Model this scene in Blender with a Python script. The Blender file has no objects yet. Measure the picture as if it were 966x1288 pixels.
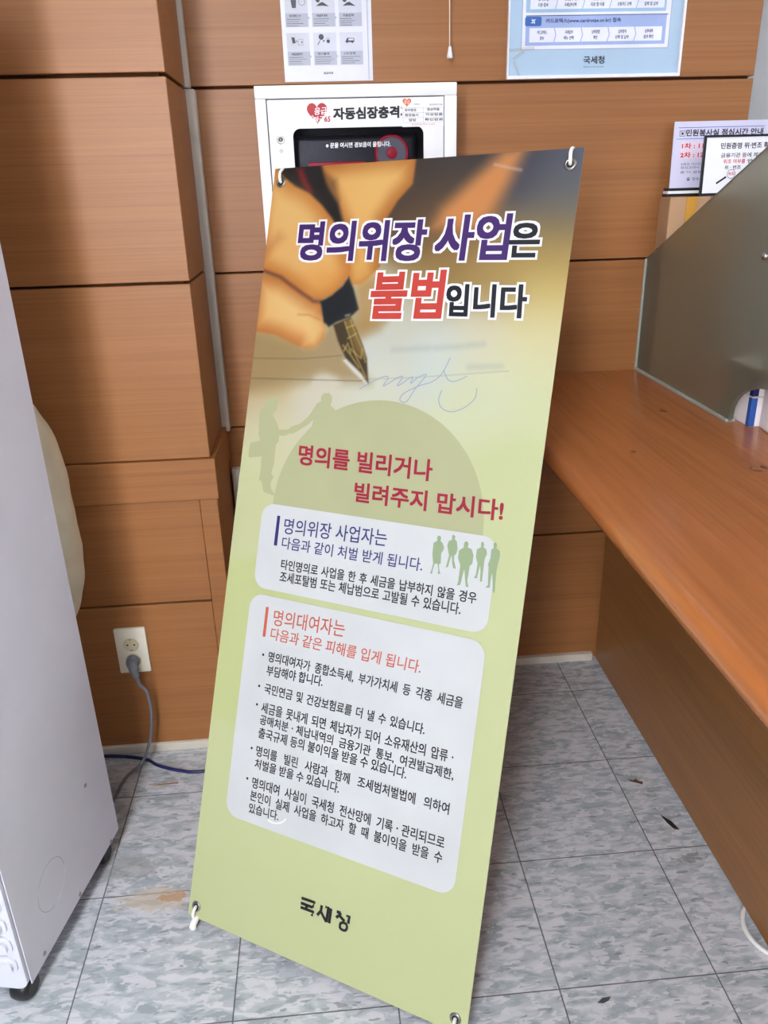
import bpy, bmesh, math, random
import numpy as np
from mathutils import Vector, Matrix, Quaternion

random.seed(7)
rng = np.random.default_rng(7)
T = 0.305                      # one floor tile, metres
SC = bpy.context.scene
COL = SC.collection

# ------------------------------------------------------------------ camera
cam_d = bpy.data.cameras.new('camera')
cam = bpy.data.objects.new('camera', cam_d)
COL.objects.link(cam)
cam_d.sensor_fit = 'VERTICAL'
cam_d.sensor_height = 36.0
cam_d.sensor_width = 36.0
cam_d.lens = 27.8241
cam_d.clip_start = 0.02
cam.matrix_world = Matrix.Translation((-0.37869, -1.91582, 1.41249)) @ Matrix([[0.996168, 0.056131, -0.067071], [-0.083498, 0.382202, -0.920298], [-0.026023, 0.922372, 0.385425]]).to_4x4()
SC.camera = cam

# ------------------------------------------------------------------ world, exposure
world = bpy.data.worlds.new('world')
SC.world = world
world.use_nodes = True
world.node_tree.nodes['Background'].inputs[0].default_value = (0.84, 0.92, 1.08, 1)
world.node_tree.nodes['Background'].inputs[1].default_value = 0.40
SC.view_settings.view_transform = 'Standard'
SC.view_settings.look = 'None'
SC.view_settings.gamma = 1.0
SC.view_settings.use_curve_mapping = False
SC.view_settings.exposure = 0.2
LAMP_LEFT, LAMP_RIGHT, WINDOW_GLOW = 33.0, 12.0, 41.0       # emission of the ceiling fittings and the added window

# ------------------------------------------------------------------ colours and materials
def lin(c):
    c = c / 255.0
    return c / 12.92 if c <= 0.04045 else ((c + 0.055) / 1.055) ** 2.4
def rgb(c):
    return (lin(c[0]), lin(c[1]), lin(c[2]), 1.0)

class NT:
    def __init__(self, name):
        self.m = bpy.data.materials.new(name)
        self.m.use_nodes = True
        self.t = self.m.node_tree
        self.b = self.t.nodes['Principled BSDF']
    def n(self, typ, **kw):
        nd = self.t.nodes.new(typ)
        for k, v in kw.items():
            if k in nd.inputs: nd.inputs[k].default_value = v
            else: setattr(nd, k, v)
        return nd
    def l(self, a, b): self.t.links.new(a, b)
    def coord(self, scale=(1, 1, 1), loc=(0, 0, 0)):
        tc = self.n('ShaderNodeTexCoord')
        mp = self.n('ShaderNodeMapping')
        mp.inputs['Scale'].default_value = scale
        mp.inputs['Location'].default_value = loc
        self.l(tc.outputs['Object'], mp.inputs['Vector'])
        return mp.outputs['Vector']
    def noise(self, vec, scale, detail=4, rough=0.55, dist=0.0):
        nd = self.n('ShaderNodeTexNoise')
        nd.inputs['Scale'].default_value = scale
        nd.inputs['Detail'].default_value = detail
        nd.inputs['Roughness'].default_value = rough
        nd.inputs['Distortion'].default_value = dist
        if vec is not None: self.l(vec, nd.inputs['Vector'])
        return nd.outputs['Fac']
    def ramp(self, fac, stops):
        nd = self.n('ShaderNodeValToRGB')
        el = nd.color_ramp.elements
        while len(el) < len(stops): el.new(0.5)
        for e, (p, c) in zip(el, stops):
            e.position = p
            e.color = rgb(c) if len(c) == 3 else c
        self.l(fac, nd.inputs['Fac'])
        return nd.outputs['Color']
    def mix(self, fac, a, b, mode='MIX'):
        nd = self.n('ShaderNodeMix')
        nd.data_type = 'RGBA'
        nd.blend_type = mode
        for sock, v in ((nd.inputs[0], fac), (nd.inputs[6], a), (nd.inputs[7], b)):
            if hasattr(v, 'is_linked') or hasattr(v, 'links'): self.l(v, sock)
            else: sock.default_value = v
        return nd.outputs[2]
    def math(self, op, a, b=0.0, c=0.0):
        nd = self.n('ShaderNodeMath')
        nd.operation = op
        for sock, v in zip(nd.inputs, (a, b, c)):
            if hasattr(v, 'links'): self.l(v, sock)
            else: sock.default_value = v
        return nd.outputs[0]
    def bump(self, h, strength=0.2, dist=0.002):
        nd = self.n('ShaderNodeBump')
        nd.inputs['Strength'].default_value = strength
        nd.inputs['Distance'].default_value = dist
        self.l(h, nd.inputs['Height'])
        self.l(nd.outputs['Normal'], self.b.inputs['Normal'])
    def color(self, v):
        if hasattr(v, 'links'): self.l(v, self.b.inputs['Base Color'])
        else: self.b.inputs['Base Color'].default_value = v
    def done(self, rough=0.5, spec=0.5, metal=0.0):
        self.b.inputs['Roughness'].default_value = rough
        self.b.inputs['Specular IOR Level'].default_value = spec
        self.b.inputs['Metallic'].default_value = metal
        return self.m

_plain = {}
def plain(c, rough=0.5, spec=0.4, metal=0.0, var=0.04, name=None):
    """a single colour with a faint procedural mottling"""
    key = (tuple(c), rough, spec, metal, var)
    if key in _plain: return _plain[key]
    k = NT(name or 'paint_%02x%02x%02x' % tuple(int(v) for v in c))
    f = k.noise(k.coord(), 9.0, 3)
    lo = tuple(max(0, v * (1 - var)) for v in c)
    hi = tuple(min(255, v * (1 + var)) for v in c)
    k.color(k.ramp(f, [(0.3, lo), (0.7, hi)]))
    _plain[key] = k.done(rough, spec, metal)
    return _plain[key]

def wood(name, dark, mid, light, axis, rough=0.38, fine=1.0, spec=0.4, blotch=0.25):
    k = NT(name)
    s1 = {'x': (0.9, 9, 26), 'y': (14, 0.8, 14), 'z': (20, 20, 0.9)}[axis]
    s2 = {'x': (1.3, 30, 190), 'y': (80, 2.5, 80), 'z': (120, 120, 2.4)}[axis]
    big = k.noise(k.coord(s1), 1.0 * fine, 5, 0.6, 0.35)
    fin = k.noise(k.coord(s2, (3.1, 1.7, 0.4)), 1.0 * fine, 4, 0.65, 0.1)
    c1 = k.ramp(big, [(0.28, dark), (0.5, mid), (0.74, light)])
    c2 = k.ramp(fin, [(0.32, tuple(v * 0.86 for v in mid)), (0.52, mid), (0.72, tuple(min(255, v * 1.1) for v in mid))])
    c = k.mix(0.55, c1, c2)
    bl = k.noise(k.coord((1.3, 1.3, 1.3), (4, 2, 1)), 1.6, 3)
    c = k.mix(k.math('MULTIPLY', bl, blotch), c, rgb(tuple(v * 0.8 for v in mid)))
    k.color(c)
    k.bump(fin, 0.06, 0.001)
    return k.done(rough, spec)

M_WALL = wood('beech_laminate', (142, 91, 49), (157, 103, 58), (170, 115, 69), 'x', 0.42)
M_COUNTER = wood('varnished_counter_wood', (148, 86, 42), (176, 106, 57), (198, 128, 74), 'y', 0.24, 1.0, 0.5, 0.35)
M_BASE = wood('counter_front_laminate', (132, 88, 48), (152, 104, 58), (168, 118, 70), 'y', 0.4)
M_GAP = plain((78, 50, 34), 0.8, 0.1)
M_DUCT = plain((206, 200, 190), 0.45)
M_SKIRT = plain((206, 198, 184), 0.5)
M_WHITE = plain((238, 238, 242), 0.32, 0.45, 0, 0.01)
M_GREYWALL = plain((176, 176, 178), 0.7, 0.2)
M_CEIL = plain((225, 225, 222), 0.8, 0.1)
M_BLACK = plain((22, 22, 24), 0.35)
M_INK = plain((34, 33, 36), 0.42, 0.3)
M_STEEL = plain((150, 147, 142), 0.3, 0.5, 1.0)
M_CHROME = plain((215, 217, 220), 0.12, 0.5, 1.0, 0.01)
M_NYLON = plain((232, 230, 226), 0.4)

def floor_material():
    k = NT('marbled_vinyl_tile')
    tc = k.n('ShaderNodeTexCoord')
    sep = k.n('ShaderNodeSeparateXYZ')
    k.l(tc.outputs['Object'], sep.inputs[0])
    u = k.math('DIVIDE', sep.outputs[0], T)
    v = k.math('DIVIDE', sep.outputs[1], T)
    iu, iv = k.math('FLOOR', u), k.math('FLOOR', v)
    off = k.n('ShaderNodeCombineXYZ')
    k.l(k.math('MULTIPLY', iu, 3.71), off.inputs[0])
    k.l(k.math('MULTIPLY', iv, 5.13), off.inputs[1])
    k.l(k.math('MULTIPLY_ADD', iu, 1.9, iv), off.inputs[2])
    add = k.n('ShaderNodeVectorMath', operation='ADD')
    k.l(tc.outputs['Object'], add.inputs[0]); k.l(off.outputs[0], add.inputs[1])
    def vec(s):
        m = k.n('ShaderNodeMapping'); m.inputs['Scale'].default_value = s
        m.inputs['Rotation'].default_value = (0, 0, 0.12)
        k.l(add.outputs[0], m.inputs['Vector']); return m.outputs['Vector']
    a = k.noise(vec((20, 48, 1)), 1.0, 3, 0.55, 0.5)
    b = k.noise(vec((30, 78, 1)), 1.0, 2, 0.5, 0.7)
    c = k.noise(vec((15, 42, 1)), 1.0, 2, 0.5, 0.3)
    d = k.noise(vec((30, 120, 3)), 1.0, 1, 0.5, 0.4)
    base = k.ramp(a, [(0.37, (152, 160, 166)), (0.44, (172, 179, 185)), (0.53, (182, 188, 193)), (0.60, (200, 202, 207))])
    pink = k.math('GREATER_THAN', b, 0.555)
    base = k.mix(k.math('MULTIPLY', pink, 0.75), base, rgb((208, 208, 213)))
    teal = k.math('GREATER_THAN', c, 0.59)
    base = k.mix(k.math('MULTIPLY', teal, 0.55), base, rgb((152, 162, 169)))
    dk = k.math('GREATER_THAN', d, 0.70)
    base = k.mix(k.math('MULTIPLY', dk, 0.6), base, rgb((112, 116, 120)))
    # joints between the tiles
    def joint(x, w):
        f = k.math('FRACT', x)
        e = k.math('MINIMUM', f, k.math('SUBTRACT', 1.0, f))
        return k.math('LESS_THAN', e, w)
    j = k.math('MAXIMUM', joint(u, 0.0045), joint(v, 0.0042))
    base = k.mix(k.math('MULTIPLY', j, 0.82), base, rgb((52, 50, 50)))
    # rust stain and worn adhesive spots with a shape of their own
    def spot(x, y, r, col, amt, thr=0.5):
        nonlocal base
        dx = k.math('SUBTRACT', sep.outputs[0], x * T); dy = k.math('SUBTRACT', sep.outputs[1], y * T)
        q = k.math('SQRT', k.math('ADD', k.math('MULTIPLY', dx, dx), k.math('MULTIPLY', k.math('MULTIPLY', dy, dy), 6.0)))
        q = k.math('SUBTRACT', 1.0, k.math('DIVIDE', q, r * T))
        nn = k.noise(vec((40, 70, 1)), 1.0, 4, 0.7, 0.6)
        s = k.math('GREATER_THAN', k.math('ADD', k.math('MULTIPLY', q, 0.7), nn), thr + 0.25)
        inside = k.math('GREATER_THAN', q, 0.0)
        base = k.mix(k.math('MULTIPLY', k.math('MULTIPLY', s, inside), amt), base, rgb(col))
    spot(-2.62, -2.05, 0.42, (196, 178, 150), 0.55, 0.55)
    spot(-2.5, -2.04, 0.22, (186, 138, 92), 0.65, 0.62)
    spot(-2.85, -0.87, 0.2, (150, 104, 70), 0.5, 0.85)
    spot(-2.92, -1.75, 0.42, (150, 150, 146), 0.5, 0.5)
    spot(1.25, -2.1, 0.35, (92, 88, 84), 0.5, 0.75)
    k.color(base)
    k.bump(j, -0.25, 0.001)
    return k.done(0.34, 0.45)
M_FLOOR = floor_material()

# ------------------------------------------------------------------ mesh helpers
class MB:
    """collects shapes into one mesh with several materials"""
    def __init__(self): self.v, self.f, self.mi, self.mats = [], [], [], []
    def m(self, mat):
        if mat not in self.mats: self.mats.append(mat)
        return self.mats.index(mat)
    def add(self, vs, fs, mat):
        o = len(self.v); i = self.m(mat)
        self.v += [tuple(p) for p in vs]
        for f in fs:
            self.f.append(tuple(o + a for a in f)); self.mi.append(i)
    def bm_add(self, bm, mat):
        bm.verts.index_update()
        self.add([v.co for v in bm.verts], [[v.index for v in f.verts] for f in bm.faces], mat)
        bm.free()
    def box(self, lo, hi, mat, bevel=0.0, seg=2, mtx=None):
        bm = bmesh.new()
        bmesh.ops.create_cube(bm, size=1.0)
        for v in bm.verts:
            v.co = Vector([(lo[i] + hi[i]) / 2 + v.co[i] * (hi[i] - lo[i]) for i in range(3)])
        if bevel: bmesh.ops.bevel(bm, geom=bm.edges[:], offset=bevel, segments=seg, profile=0.5, affect='EDGES')
        if mtx is not None: bmesh.ops.transform(bm, matrix=mtx, verts=bm.verts)
        self.bm_add(bm, mat)
    def tube(self, path, r, mat, n=10, smooth=6, cap=True):
        pts = [Vector(p) for p in path]
        if smooth and len(pts) > 2: pts = catmull(pts, smooth)
        rs = r if hasattr(r, '__len__') else [r] * len(pts)
        if len(rs) != len(pts): rs = [rs[min(len(rs) - 1, int(i * len(rs) / len(pts)))] for i in range(len(pts))]
        vs, fs = [], []
        up = None
        for i, p in enumerate(pts):
            d = (pts[min(i + 1, len(pts) - 1)] - pts[max(i - 1, 0)]).normalized()
            if up is None: up = d.orthogonal().normalized()
            up = (up - d * up.dot(d)).normalized()
            sd = d.cross(up)
            for k in range(n):
                a = 2 * math.pi * k / n
                vs.append(p + (up * math.cos(a) + sd * math.sin(a)) * rs[i])
        for i in range(len(pts) - 1):
            for k in range(n):
                fs.append((i * n + k, i * n + (k + 1) % n, (i + 1) * n + (k + 1) % n, (i + 1) * n + k))
        if cap:
            fs.append(tuple(range(n - 1, -1, -1))); fs.append(tuple(range(len(vs) - n, len(vs))))
        self.add(vs, fs, mat)
    def lathe(self, prof, mat, n=28, mtx=None):
        """profile of (radius, height) turned round local z"""
        vs, fs = [], []
        for r, z in prof:
            for k in range(n):
                a = 2 * math.pi * k / n
                vs.append(Vector((r * math.cos(a), r * math.sin(a), z)))
        for i in range(len(prof) - 1):
            for k in range(n):
                fs.append((i * n + k, i * n + (k + 1) % n, (i + 1) * n + (k + 1) % n, (i + 1) * n + k))
        fs.append(tuple(range(n - 1, -1, -1))); fs.append(tuple(range(len(vs) - n, len(vs))))
        if mtx is not None: vs = [mtx @ v for v in vs]
        self.add(vs, fs, mat)
    def prism(self, poly, fr, d0, d1, mat):
        """2-D outline on a frame, from depth d0 to d1 along its normal"""
        n = len(poly)
        vs = [fr.at(a, b, d0) for a, b in poly] + [fr.at(a, b, d1) for a, b in poly]
        fs = [tuple(range(n - 1, -1, -1)), tuple(range(n, 2 * n))]
        fs += [(i, (i + 1) % n, n + (i + 1) % n, n + i) for i in range(n)]
        self.add(vs, fs, mat)
    # ---- printing on a frame: flat ink shapes a hair above the paper
    def ink(self, poly, fr, mat, lay=1):
        self.add([fr.at(a, b, lay * INK) for a, b in poly], [tuple(range(len(poly)))], mat)
    def ink_stroke(self, pts, fr, w, mat, lay=1, smooth=0):
        P = [Vector((a, b, 0)) for a, b in pts]
        if smooth: P = catmull(P, smooth)
        L, Rr = [], []
        for i, p in enumerate(P):
            d = (P[min(i + 1, len(P) - 1)] - P[max(i - 1, 0)])
            d = d.normalized() if d.length > 1e-9 else Vector((1, 0, 0))
            nrm = Vector((-d.y, d.x, 0)) * (w / 2)
            L.append(p + nrm); Rr.append(p - nrm)
        vs = [fr.at(p.x, p.y, lay * INK) for p in L] + [fr.at(p.x, p.y, lay * INK) for p in Rr]
        n = len(P)
        self.add(vs, [(n + i, n + i + 1, i + 1, i) for i in range(n - 1)], mat)
    def ink_text(self, body, quad, fr, mat, lay=1, bold=0.0, n=6, ws=1.0):
        """lettering fitted to a parallelogram (bottom-left, bottom-right, top-left) on the frame"""
        V, F = glyphs(body, ws)
        lo, hi = V.min(0), V.max(0)
        bl, br, tl = (np.array(p, float) for p in quad)
        uv = (V - lo) / (hi - lo)
        P = bl + uv[:, :1] * (br - bl) + uv[:, 1:] * (tl - bl)
        shifts = [(0, 0)] if bold <= 0 else [(bold * a_, bold * c_) for a_, c_ in SQUARE[4 if n <= 5 else 8 if n <= 8 else 16]]
        for k, (dx, dy) in enumerate(shifts):
            self.add([fr.at(p[0] + dx, p[1] + dy, lay * INK + k * 2e-6) for p in P], F, mat)
    def build(self, name, parent=None, smooth=0):
        me = bpy.data.meshes.new(name)
        org = Vector((0, 0, 0))
        me.from_pydata(self.v, [], self.f)
        for mt in self.mats: me.materials.append(mt)
        me.polygons.foreach_set('material_index', self.mi)
        me.update()
        o = bpy.data.objects.new(name, me)
        COL.objects.link(o)
        if smooth:
            me.polygons.foreach_set('use_smooth', [True] * len(me.polygons))
            me.set_sharp_from_angle(angle=math.radians(smooth))
        if parent is not None:
            o.parent = parent
            o.matrix_parent_inverse = world_of(parent).inverted()
        return o

def world_of(o):
    m = o.matrix_basis.copy()
    if o.parent: m = world_of(o.parent) @ o.matrix_parent_inverse @ m
    return m

INK = 0.0003
SQUARE = {4: [(-.8, -.8), (.8, -.8), (.8, .8), (-.8, .8)], 8: [(-.9, -.9), (0, -.9), (.9, -.9), (.9, 0), (.9, .9), (0, .9), (-.9, .9), (-.9, 0), (0, 0)]}
SQUARE[16] = [(.9 * a / 2, .9 * c / 2) for a in range(-2, 3) for c in range(-2, 3) if max(abs(a), abs(c)) == 2]
def catmull(P, k):
    out = []
    for i in range(len(P) - 1):
        a, b, c, d = P[max(i - 1, 0)], P[i], P[i + 1], P[min(i + 2, len(P) - 1)]
        for j in range(k):
            t = j / k
            out.append(0.5 * (2 * b + (c - a) * t + (2 * a - 5 * b + 4 * c - d) * t * t + (3 * b - a - 3 * c + d) * t ** 3))
    out.append(P[-1])
    return out

_gl = {}
def glyphs(body, ws=1.0):
    if (body, ws) in _gl: return _gl[(body, ws)]
    cu = bpy.data.curves.new('lettering', 'FONT')
    cu.body = body; cu.size = 1.0; cu.resolution_u = 3; cu.space_word = ws
    ob = bpy.data.objects.new('lettering', cu)
    COL.objects.link(ob)
    bpy.context.view_layer.update()
    dg = bpy.context.evaluated_depsgraph_get()
    me = bpy.data.meshes.new_from_object(ob.evaluated_get(dg))
    V = np.array([v.co[:2] for v in me.vertices]); F = [tuple(p.vertices) for p in me.polygons]
    # letters face up in the text plane: keep that winding
    bpy.data.objects.remove(ob); bpy.data.curves.remove(cu); bpy.data.meshes.remove(me)
    _gl[(body, ws)] = (V, F)
    return V, F

class Frame:
    """a flat sheet in space: origin, two axes, and the normal towards the viewer side"""
    def __init__(self, o, ex, ey):
        self.o, self.ex, self.ey = Vector(o), Vector(ex).normalized(), Vector(ey).normalized()
        self.n = self.ex.cross(self.ey).normalized()
    def at(self, a, b, d=0.0): return self.o + self.ex * a + self.ey * b + self.n * d
def wall_frame(y):          # coordinates are world x and z, facing -y
    return Frame((0, y * T, 0), (1, 0, 0), (0, 0, 1))

def rect(x0, z0, x1, z1): return [(x0, z0), (x1, z0), (x1, z1), (x0, z1)]
def rrect(x0, z0, x1, z1, r, n=6):
    out = []
    for cx, cz, a0 in ((x1 - r, z0 + r, -90), (x1 - r, z1 - r, 0), (x0 + r, z1 - r, 90), (x0 + r, z0 + r, 180)):
        for k in range(n + 1):
            a = math.radians(a0 + 90 * k / n)
            out.append((cx + r * math.cos(a), cz + r * math.sin(a)))
    return out
def disc(cx, cy, r, n=24, ry=None):
    ry = ry or r
    return [(cx + r * math.cos(2 * math.pi * k / n), cy + ry * math.sin(2 * math.pi * k / n)) for k in range(n)]
def tb(x0, z0, x1, z1): return [(x0, z0), (x1, z0), (x0, z1)]      # upright text box

def tag(o, label, cat, group=None):
    o['label'] = label; o['category'] = cat
    if group: o['group'] = group
    return o
def thing(name, loc, label, cat, rz=0.0, group=None):
    o = bpy.data.objects.new(name, None)
    o.empty_display_size = 0.05
    COL.objects.link(o)
    o.location = loc; o.rotation_euler = (0, 0, rz)
    return tag(o, label, cat, group)
def struct(o): o['kind'] = 'structure'; return o
def B(*a): return tuple(v * T for v in a)

# ================================================================== THE ROOM
b = MB(); b.box(B(-9, -22, -0.2), B(9, 2.4, 0), M_FLOOR); struct(b.build('floor'))
b = MB(); b.box(B(-9, -22, 8.6), B(9, 2.4, 8.8), M_CEIL); struct(b.build('ceiling'))

# the panelled pier on the left
b = MB()
b.box(B(-9, -0.36, 0), B(-2.19, 0.60, 8.6), M_GAP)
for z0, z1 in ((2.712, 4.0), (4.02, 5.29), (5.315, 6.6), (6.62, 8.6)):
    b.box(B(-8.99, -0.42, z0), B(-2.14, 0.6, z1), M_WALL, 0.0012, 1)
b.box(B(-8.99, -0.445, 2.375), B(-2.105, 0.6, 2.706), M_WALL, 0.0012, 1)
for z0, z1 in ((0.02, 1.462), (1.482, 2.372)):
    b.box(B(-8.99, -0.42, z0), B(-2.262, 0.6, z1), M_WALL, 0.001, 1)
b.box(B(-2.258, -0.432, 0.02), B(-2.12, 0.6, 2.372), M_WALL, 0.0012, 1)
struct(b.build('wall_left'))

# the panelled wall behind the banner
b = MB()
b.box(B(-2.3, 0.6, 0), B(2.26, 0.85, 8.6), M_GAP)
for z0, z1 in ((0.02, 1.43), (1.45, 2.655), (2.67, 3.962), (3.978, 5.305), (5.325, 6.62), (6.64, 8.6)):
    b.box(B(-2.3, 0.54, z0), B(2.28, 0.8, z1), M_WALL, 0.0012, 1)
struct(b.build('wall_back'))
b = MB(); b.box(B(1.6, 1.5, 0), B(9, 1.7, 8.6), M_GREYWALL); struct(b.build('wall_right'))

b = MB(); b.box(B(-8.9, -0.45, 0), B(-2.1, -0.405, 0.085), M_SKIRT, 0.003); struct(b.build('baseboard_left'))
b = MB(); b.box(B(-2.1, 0.49, 0), B(1.37, 0.55, 0.085), M_SKIRT, 0.003); struct(b.build('baseboard_back'))
# grey cable ducts running down the inner corner
b = MB(); b.box(B(-2.2, 0.44, 5.31), B(-2.108, 0.545, 8.6), M_DUCT, 0.003); struct(b.build('trim_1', smooth=40))
b = MB(); b.box(B(-2.19, 0.45, 2.66), B(-2.165, 0.545, 5.30), M_DUCT, 0.002); b.box(B(-2.158, 0.43, 2.66), B(-2.075, 0.545, 5.30), M_DUCT, 0.003)
struct(b.build('trim_2', smooth=40))
b = MB(); b.box(B(-2.10, 0.45, 0.09), B(-2.03, 0.545, 2.3), M_SKIRT, 0.003); struct(b.build('trim_3', smooth=40))

# ================================================================== CEILING FITTINGS (the light of the room)
def lamp_material(name, power, col):
    k = NT(name)
    k.color(rgb((240, 240, 240)))
    k.b.inputs['Emission Color'].default_value = col
    k.b.inputs['Emission Strength'].default_value = power
    return k.done(0.5)
M_TUBE_L = lamp_material('lit_diffuser', LAMP_LEFT, (0.95, 0.98, 1.03, 1))
M_TUBE_R = lamp_material('lit_diffuser_cool', LAMP_RIGHT, (0.95, 0.98, 1.03, 1))
def fitting(x, y, mat, label):
    t = thing('ceiling_light', B(x, y, 8.6), label, 'ceiling light', 0, 'strip lights on the ceiling')
    f = MB(); f.box(B(x - .52, y - 2.05, 8.5), B(x + .52, y + 2.05, 8.6), M_WHITE, 0.006); f.build('lamp_housing', t)
    d = MB(); d.box(B(x - .46, y - 2.0, 8.46), B(x + .46, y + 2.0, 8.51), mat, 0.004); d.build('diffuser', t)
for y, w in ((-8.4, 'nearest the wooden pier'), (-13.0, 'in the middle of its row'), (-17.6, 'farthest from the wooden pier')):
    fitting(-2.9, y, M_TUBE_L, 'white ceiling strip light in line with the white unit, ' + w)
for y, w in ((-3.0, 'nearest the panelled wall'), (-8.0, 'in the middle of its row'), (-13.0, 'farthest from the panelled wall')):
    fitting(5.2, y, M_TUBE_R, 'white ceiling strip light behind the counter, ' + w)

# unseen window added behind the camera, its pane glowing to throw the pier's shadow
b = MB()
WX0, WX1, WZ0, WZ1, WY = -5.0, -3.5, 3.2, 7.6, -12.5
b.box(B(-9, WY - .3, 0), B(WX0, WY, 8.6), M_CEIL); b.box(B(WX1, WY - .3, 0), B(1.0, WY, 8.6), M_CEIL)
b.box(B(WX0, WY - .3, 0), B(WX1, WY, WZ0), M_CEIL); b.box(B(WX0, WY - .3, WZ1), B(WX1, WY, 8.6), M_CEIL)
struct(b.build('wall_front'))
w = bpy.data.objects.new('added_window', None); COL.objects.link(w); w.location = B((WX0 + WX1) / 2, WY, WZ0); struct(w)
b = MB()
b.box(B(WX0, WY - .2, WZ0), B(WX0 + .1, WY - .05, WZ1), M_WHITE); b.box(B(WX1 - .1, WY - .2, WZ0), B(WX1, WY - .05, WZ1), M_WHITE)
b.box(B(WX0 + .1, WY - .2, WZ0), B(WX1 - .1, WY - .05, WZ0 + .1), M_WHITE); b.box(B(WX0 + .1, WY - .2, WZ1 - .1), B(WX1 - .1, WY - .05, WZ1), M_WHITE)
b.box(B(WX0 + .1, WY - .2, 4.3), B(WX1 - .1, WY - .05, 4.4), M_WHITE)
b.build('window_frame', w)
b = MB(); b.box(B(WX0 + .05, WY - .16, WZ0 + .05), B(WX1 - .05, WY - .13, WZ1 - .05), lamp_material('glowing_pane', WINDOW_GLOW, (0.97, 0.985, 1.02, 1))); b.build('pane', w)

# ================================================================== BANNER STAND
BL, BR_, TL = Vector(B(-2.364, -2.25, .056)), Vector(B(-.641, -3.307, .104)), Vector(B(-1.477, -.594, 4.725))
SF = Frame(BL, BR_ - BL, TL - BL)
SW, SH = (BR_ - BL).length, (TL - BL).length

def smooth01(x): return np.clip(x, 0, 1) ** 2 * (3 - 2 * np.clip(x, 0, 1))
def poly_alpha(P, poly, soft):
    """soft coverage of a polygon at points P"""
    poly = np.array(poly, float)
    inside = np.zeros(len(P), bool); dist = np.full(len(P), 1e9)
    for i in range(len(poly)):
        a, c = poly[i], poly[(i + 1) % len(poly)]
        d = c - a
        t = np.clip(((P - a) @ d) / (d @ d + 1e-12), 0, 1)
        dist = np.minimum(dist, np.linalg.norm(P - a - t[:, None] * d, axis=1))
        cond = (a[1] > P[:, 1]) != (c[1] > P[:, 1])
        xi = (c[0] - a[0]) * (P[:, 1] - a[1]) / (c[1] - a[1] + 1e-15) + a[0]
        inside ^= cond & (P[:, 0] < xi)
    sd = np.where(inside, dist, -dist)
    return smooth01(sd / soft * 0.5 + 0.5), sd
def line_alpha(P, pts, w, soft):
    dist = np.full(len(P), 1e9); pts = np.array(pts, float)
    for a, c in zip(pts[:-1], pts[1:]):
        d = c - a
        t = np.clip(((P - a) @ d) / (d @ d + 1e-12), 0, 1)
        dist = np.minimum(dist, np.linalg.norm(P - a - t[:, None] * d, axis=1))
    return smooth01((w - dist) / soft * 0.5 + 0.5)
def blobs(P, pts, cols, sig):
    W = np.zeros(len(P)) + 1e-70; C = np.zeros((len(P), 3))
    for p, c in zip(pts, cols):
        g = np.exp(-((P - np.array(p)) ** 2).sum(1) / (2 * sig * sig)) + 1e-60
        W += g; C += g[:, None] * np.array(c, float)
    return C / W[:, None]

PHOTO_PTS = [(0.3069,1.5133),(0.3741,1.4941),(0.3589,1.4463),(0.5346,1.5133),(0.6013,1.4950),(0.5977,1.4515),(0.5896,1.3905),(0.4123,1.4163),(0.5964,1.3397),(0.5924,1.2781),(0.4858,1.3247),(0.3958,1.3245),(0.3137,1.2292),(0.4715,1.2131),(0.5863,1.2106),(0.2684,1.1980),(0.3989,1.1889),(0.5378,1.1538),(0.1625,1.0861),(0.0265,1.1246),(0.0141,1.0757),(0.0435,1.0058),(0.2973,1.1104),(0.4857,1.1088),(0.5972,1.1302),(0.6018,1.1978),(-0.0019,0.9124),(0.5617,0.9769),(0.3519,0.9529),(0.2907,0.7954),(0.0438,0.5936),(0.5420,0.6950),(0.2477,0.4804),(-0.0080,0.2493),(0.5217,0.4049),(0.2772,0.2709),(0.0200,0.0562),(0.3065,0.0627),(0.5632,0.1016)]
PHOTO_COL = [(66,56,50),(62,58,60),(112,82,50),(72,70,80),(96,104,122),(110,106,100),(152,124,74),(140,104,62),(205,172,84),(228,206,132),(184,152,84),(166,134,74),(218,214,188),(234,226,192),(238,226,168),(222,226,216),(222,234,224),(234,238,200),(230,224,198),(200,172,114),(226,208,168),(230,228,184),(230,232,206),(230,234,190),(226,232,176),(236,230,180),(224,228,172),(222,228,170),(224,230,176),(222,228,170),(218,226,158),(222,228,170),(222,228,170),(222,228,170),(222,228,170),(222,228,170),(220,226,168),(220,226,168),(220,226,168)]
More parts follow.
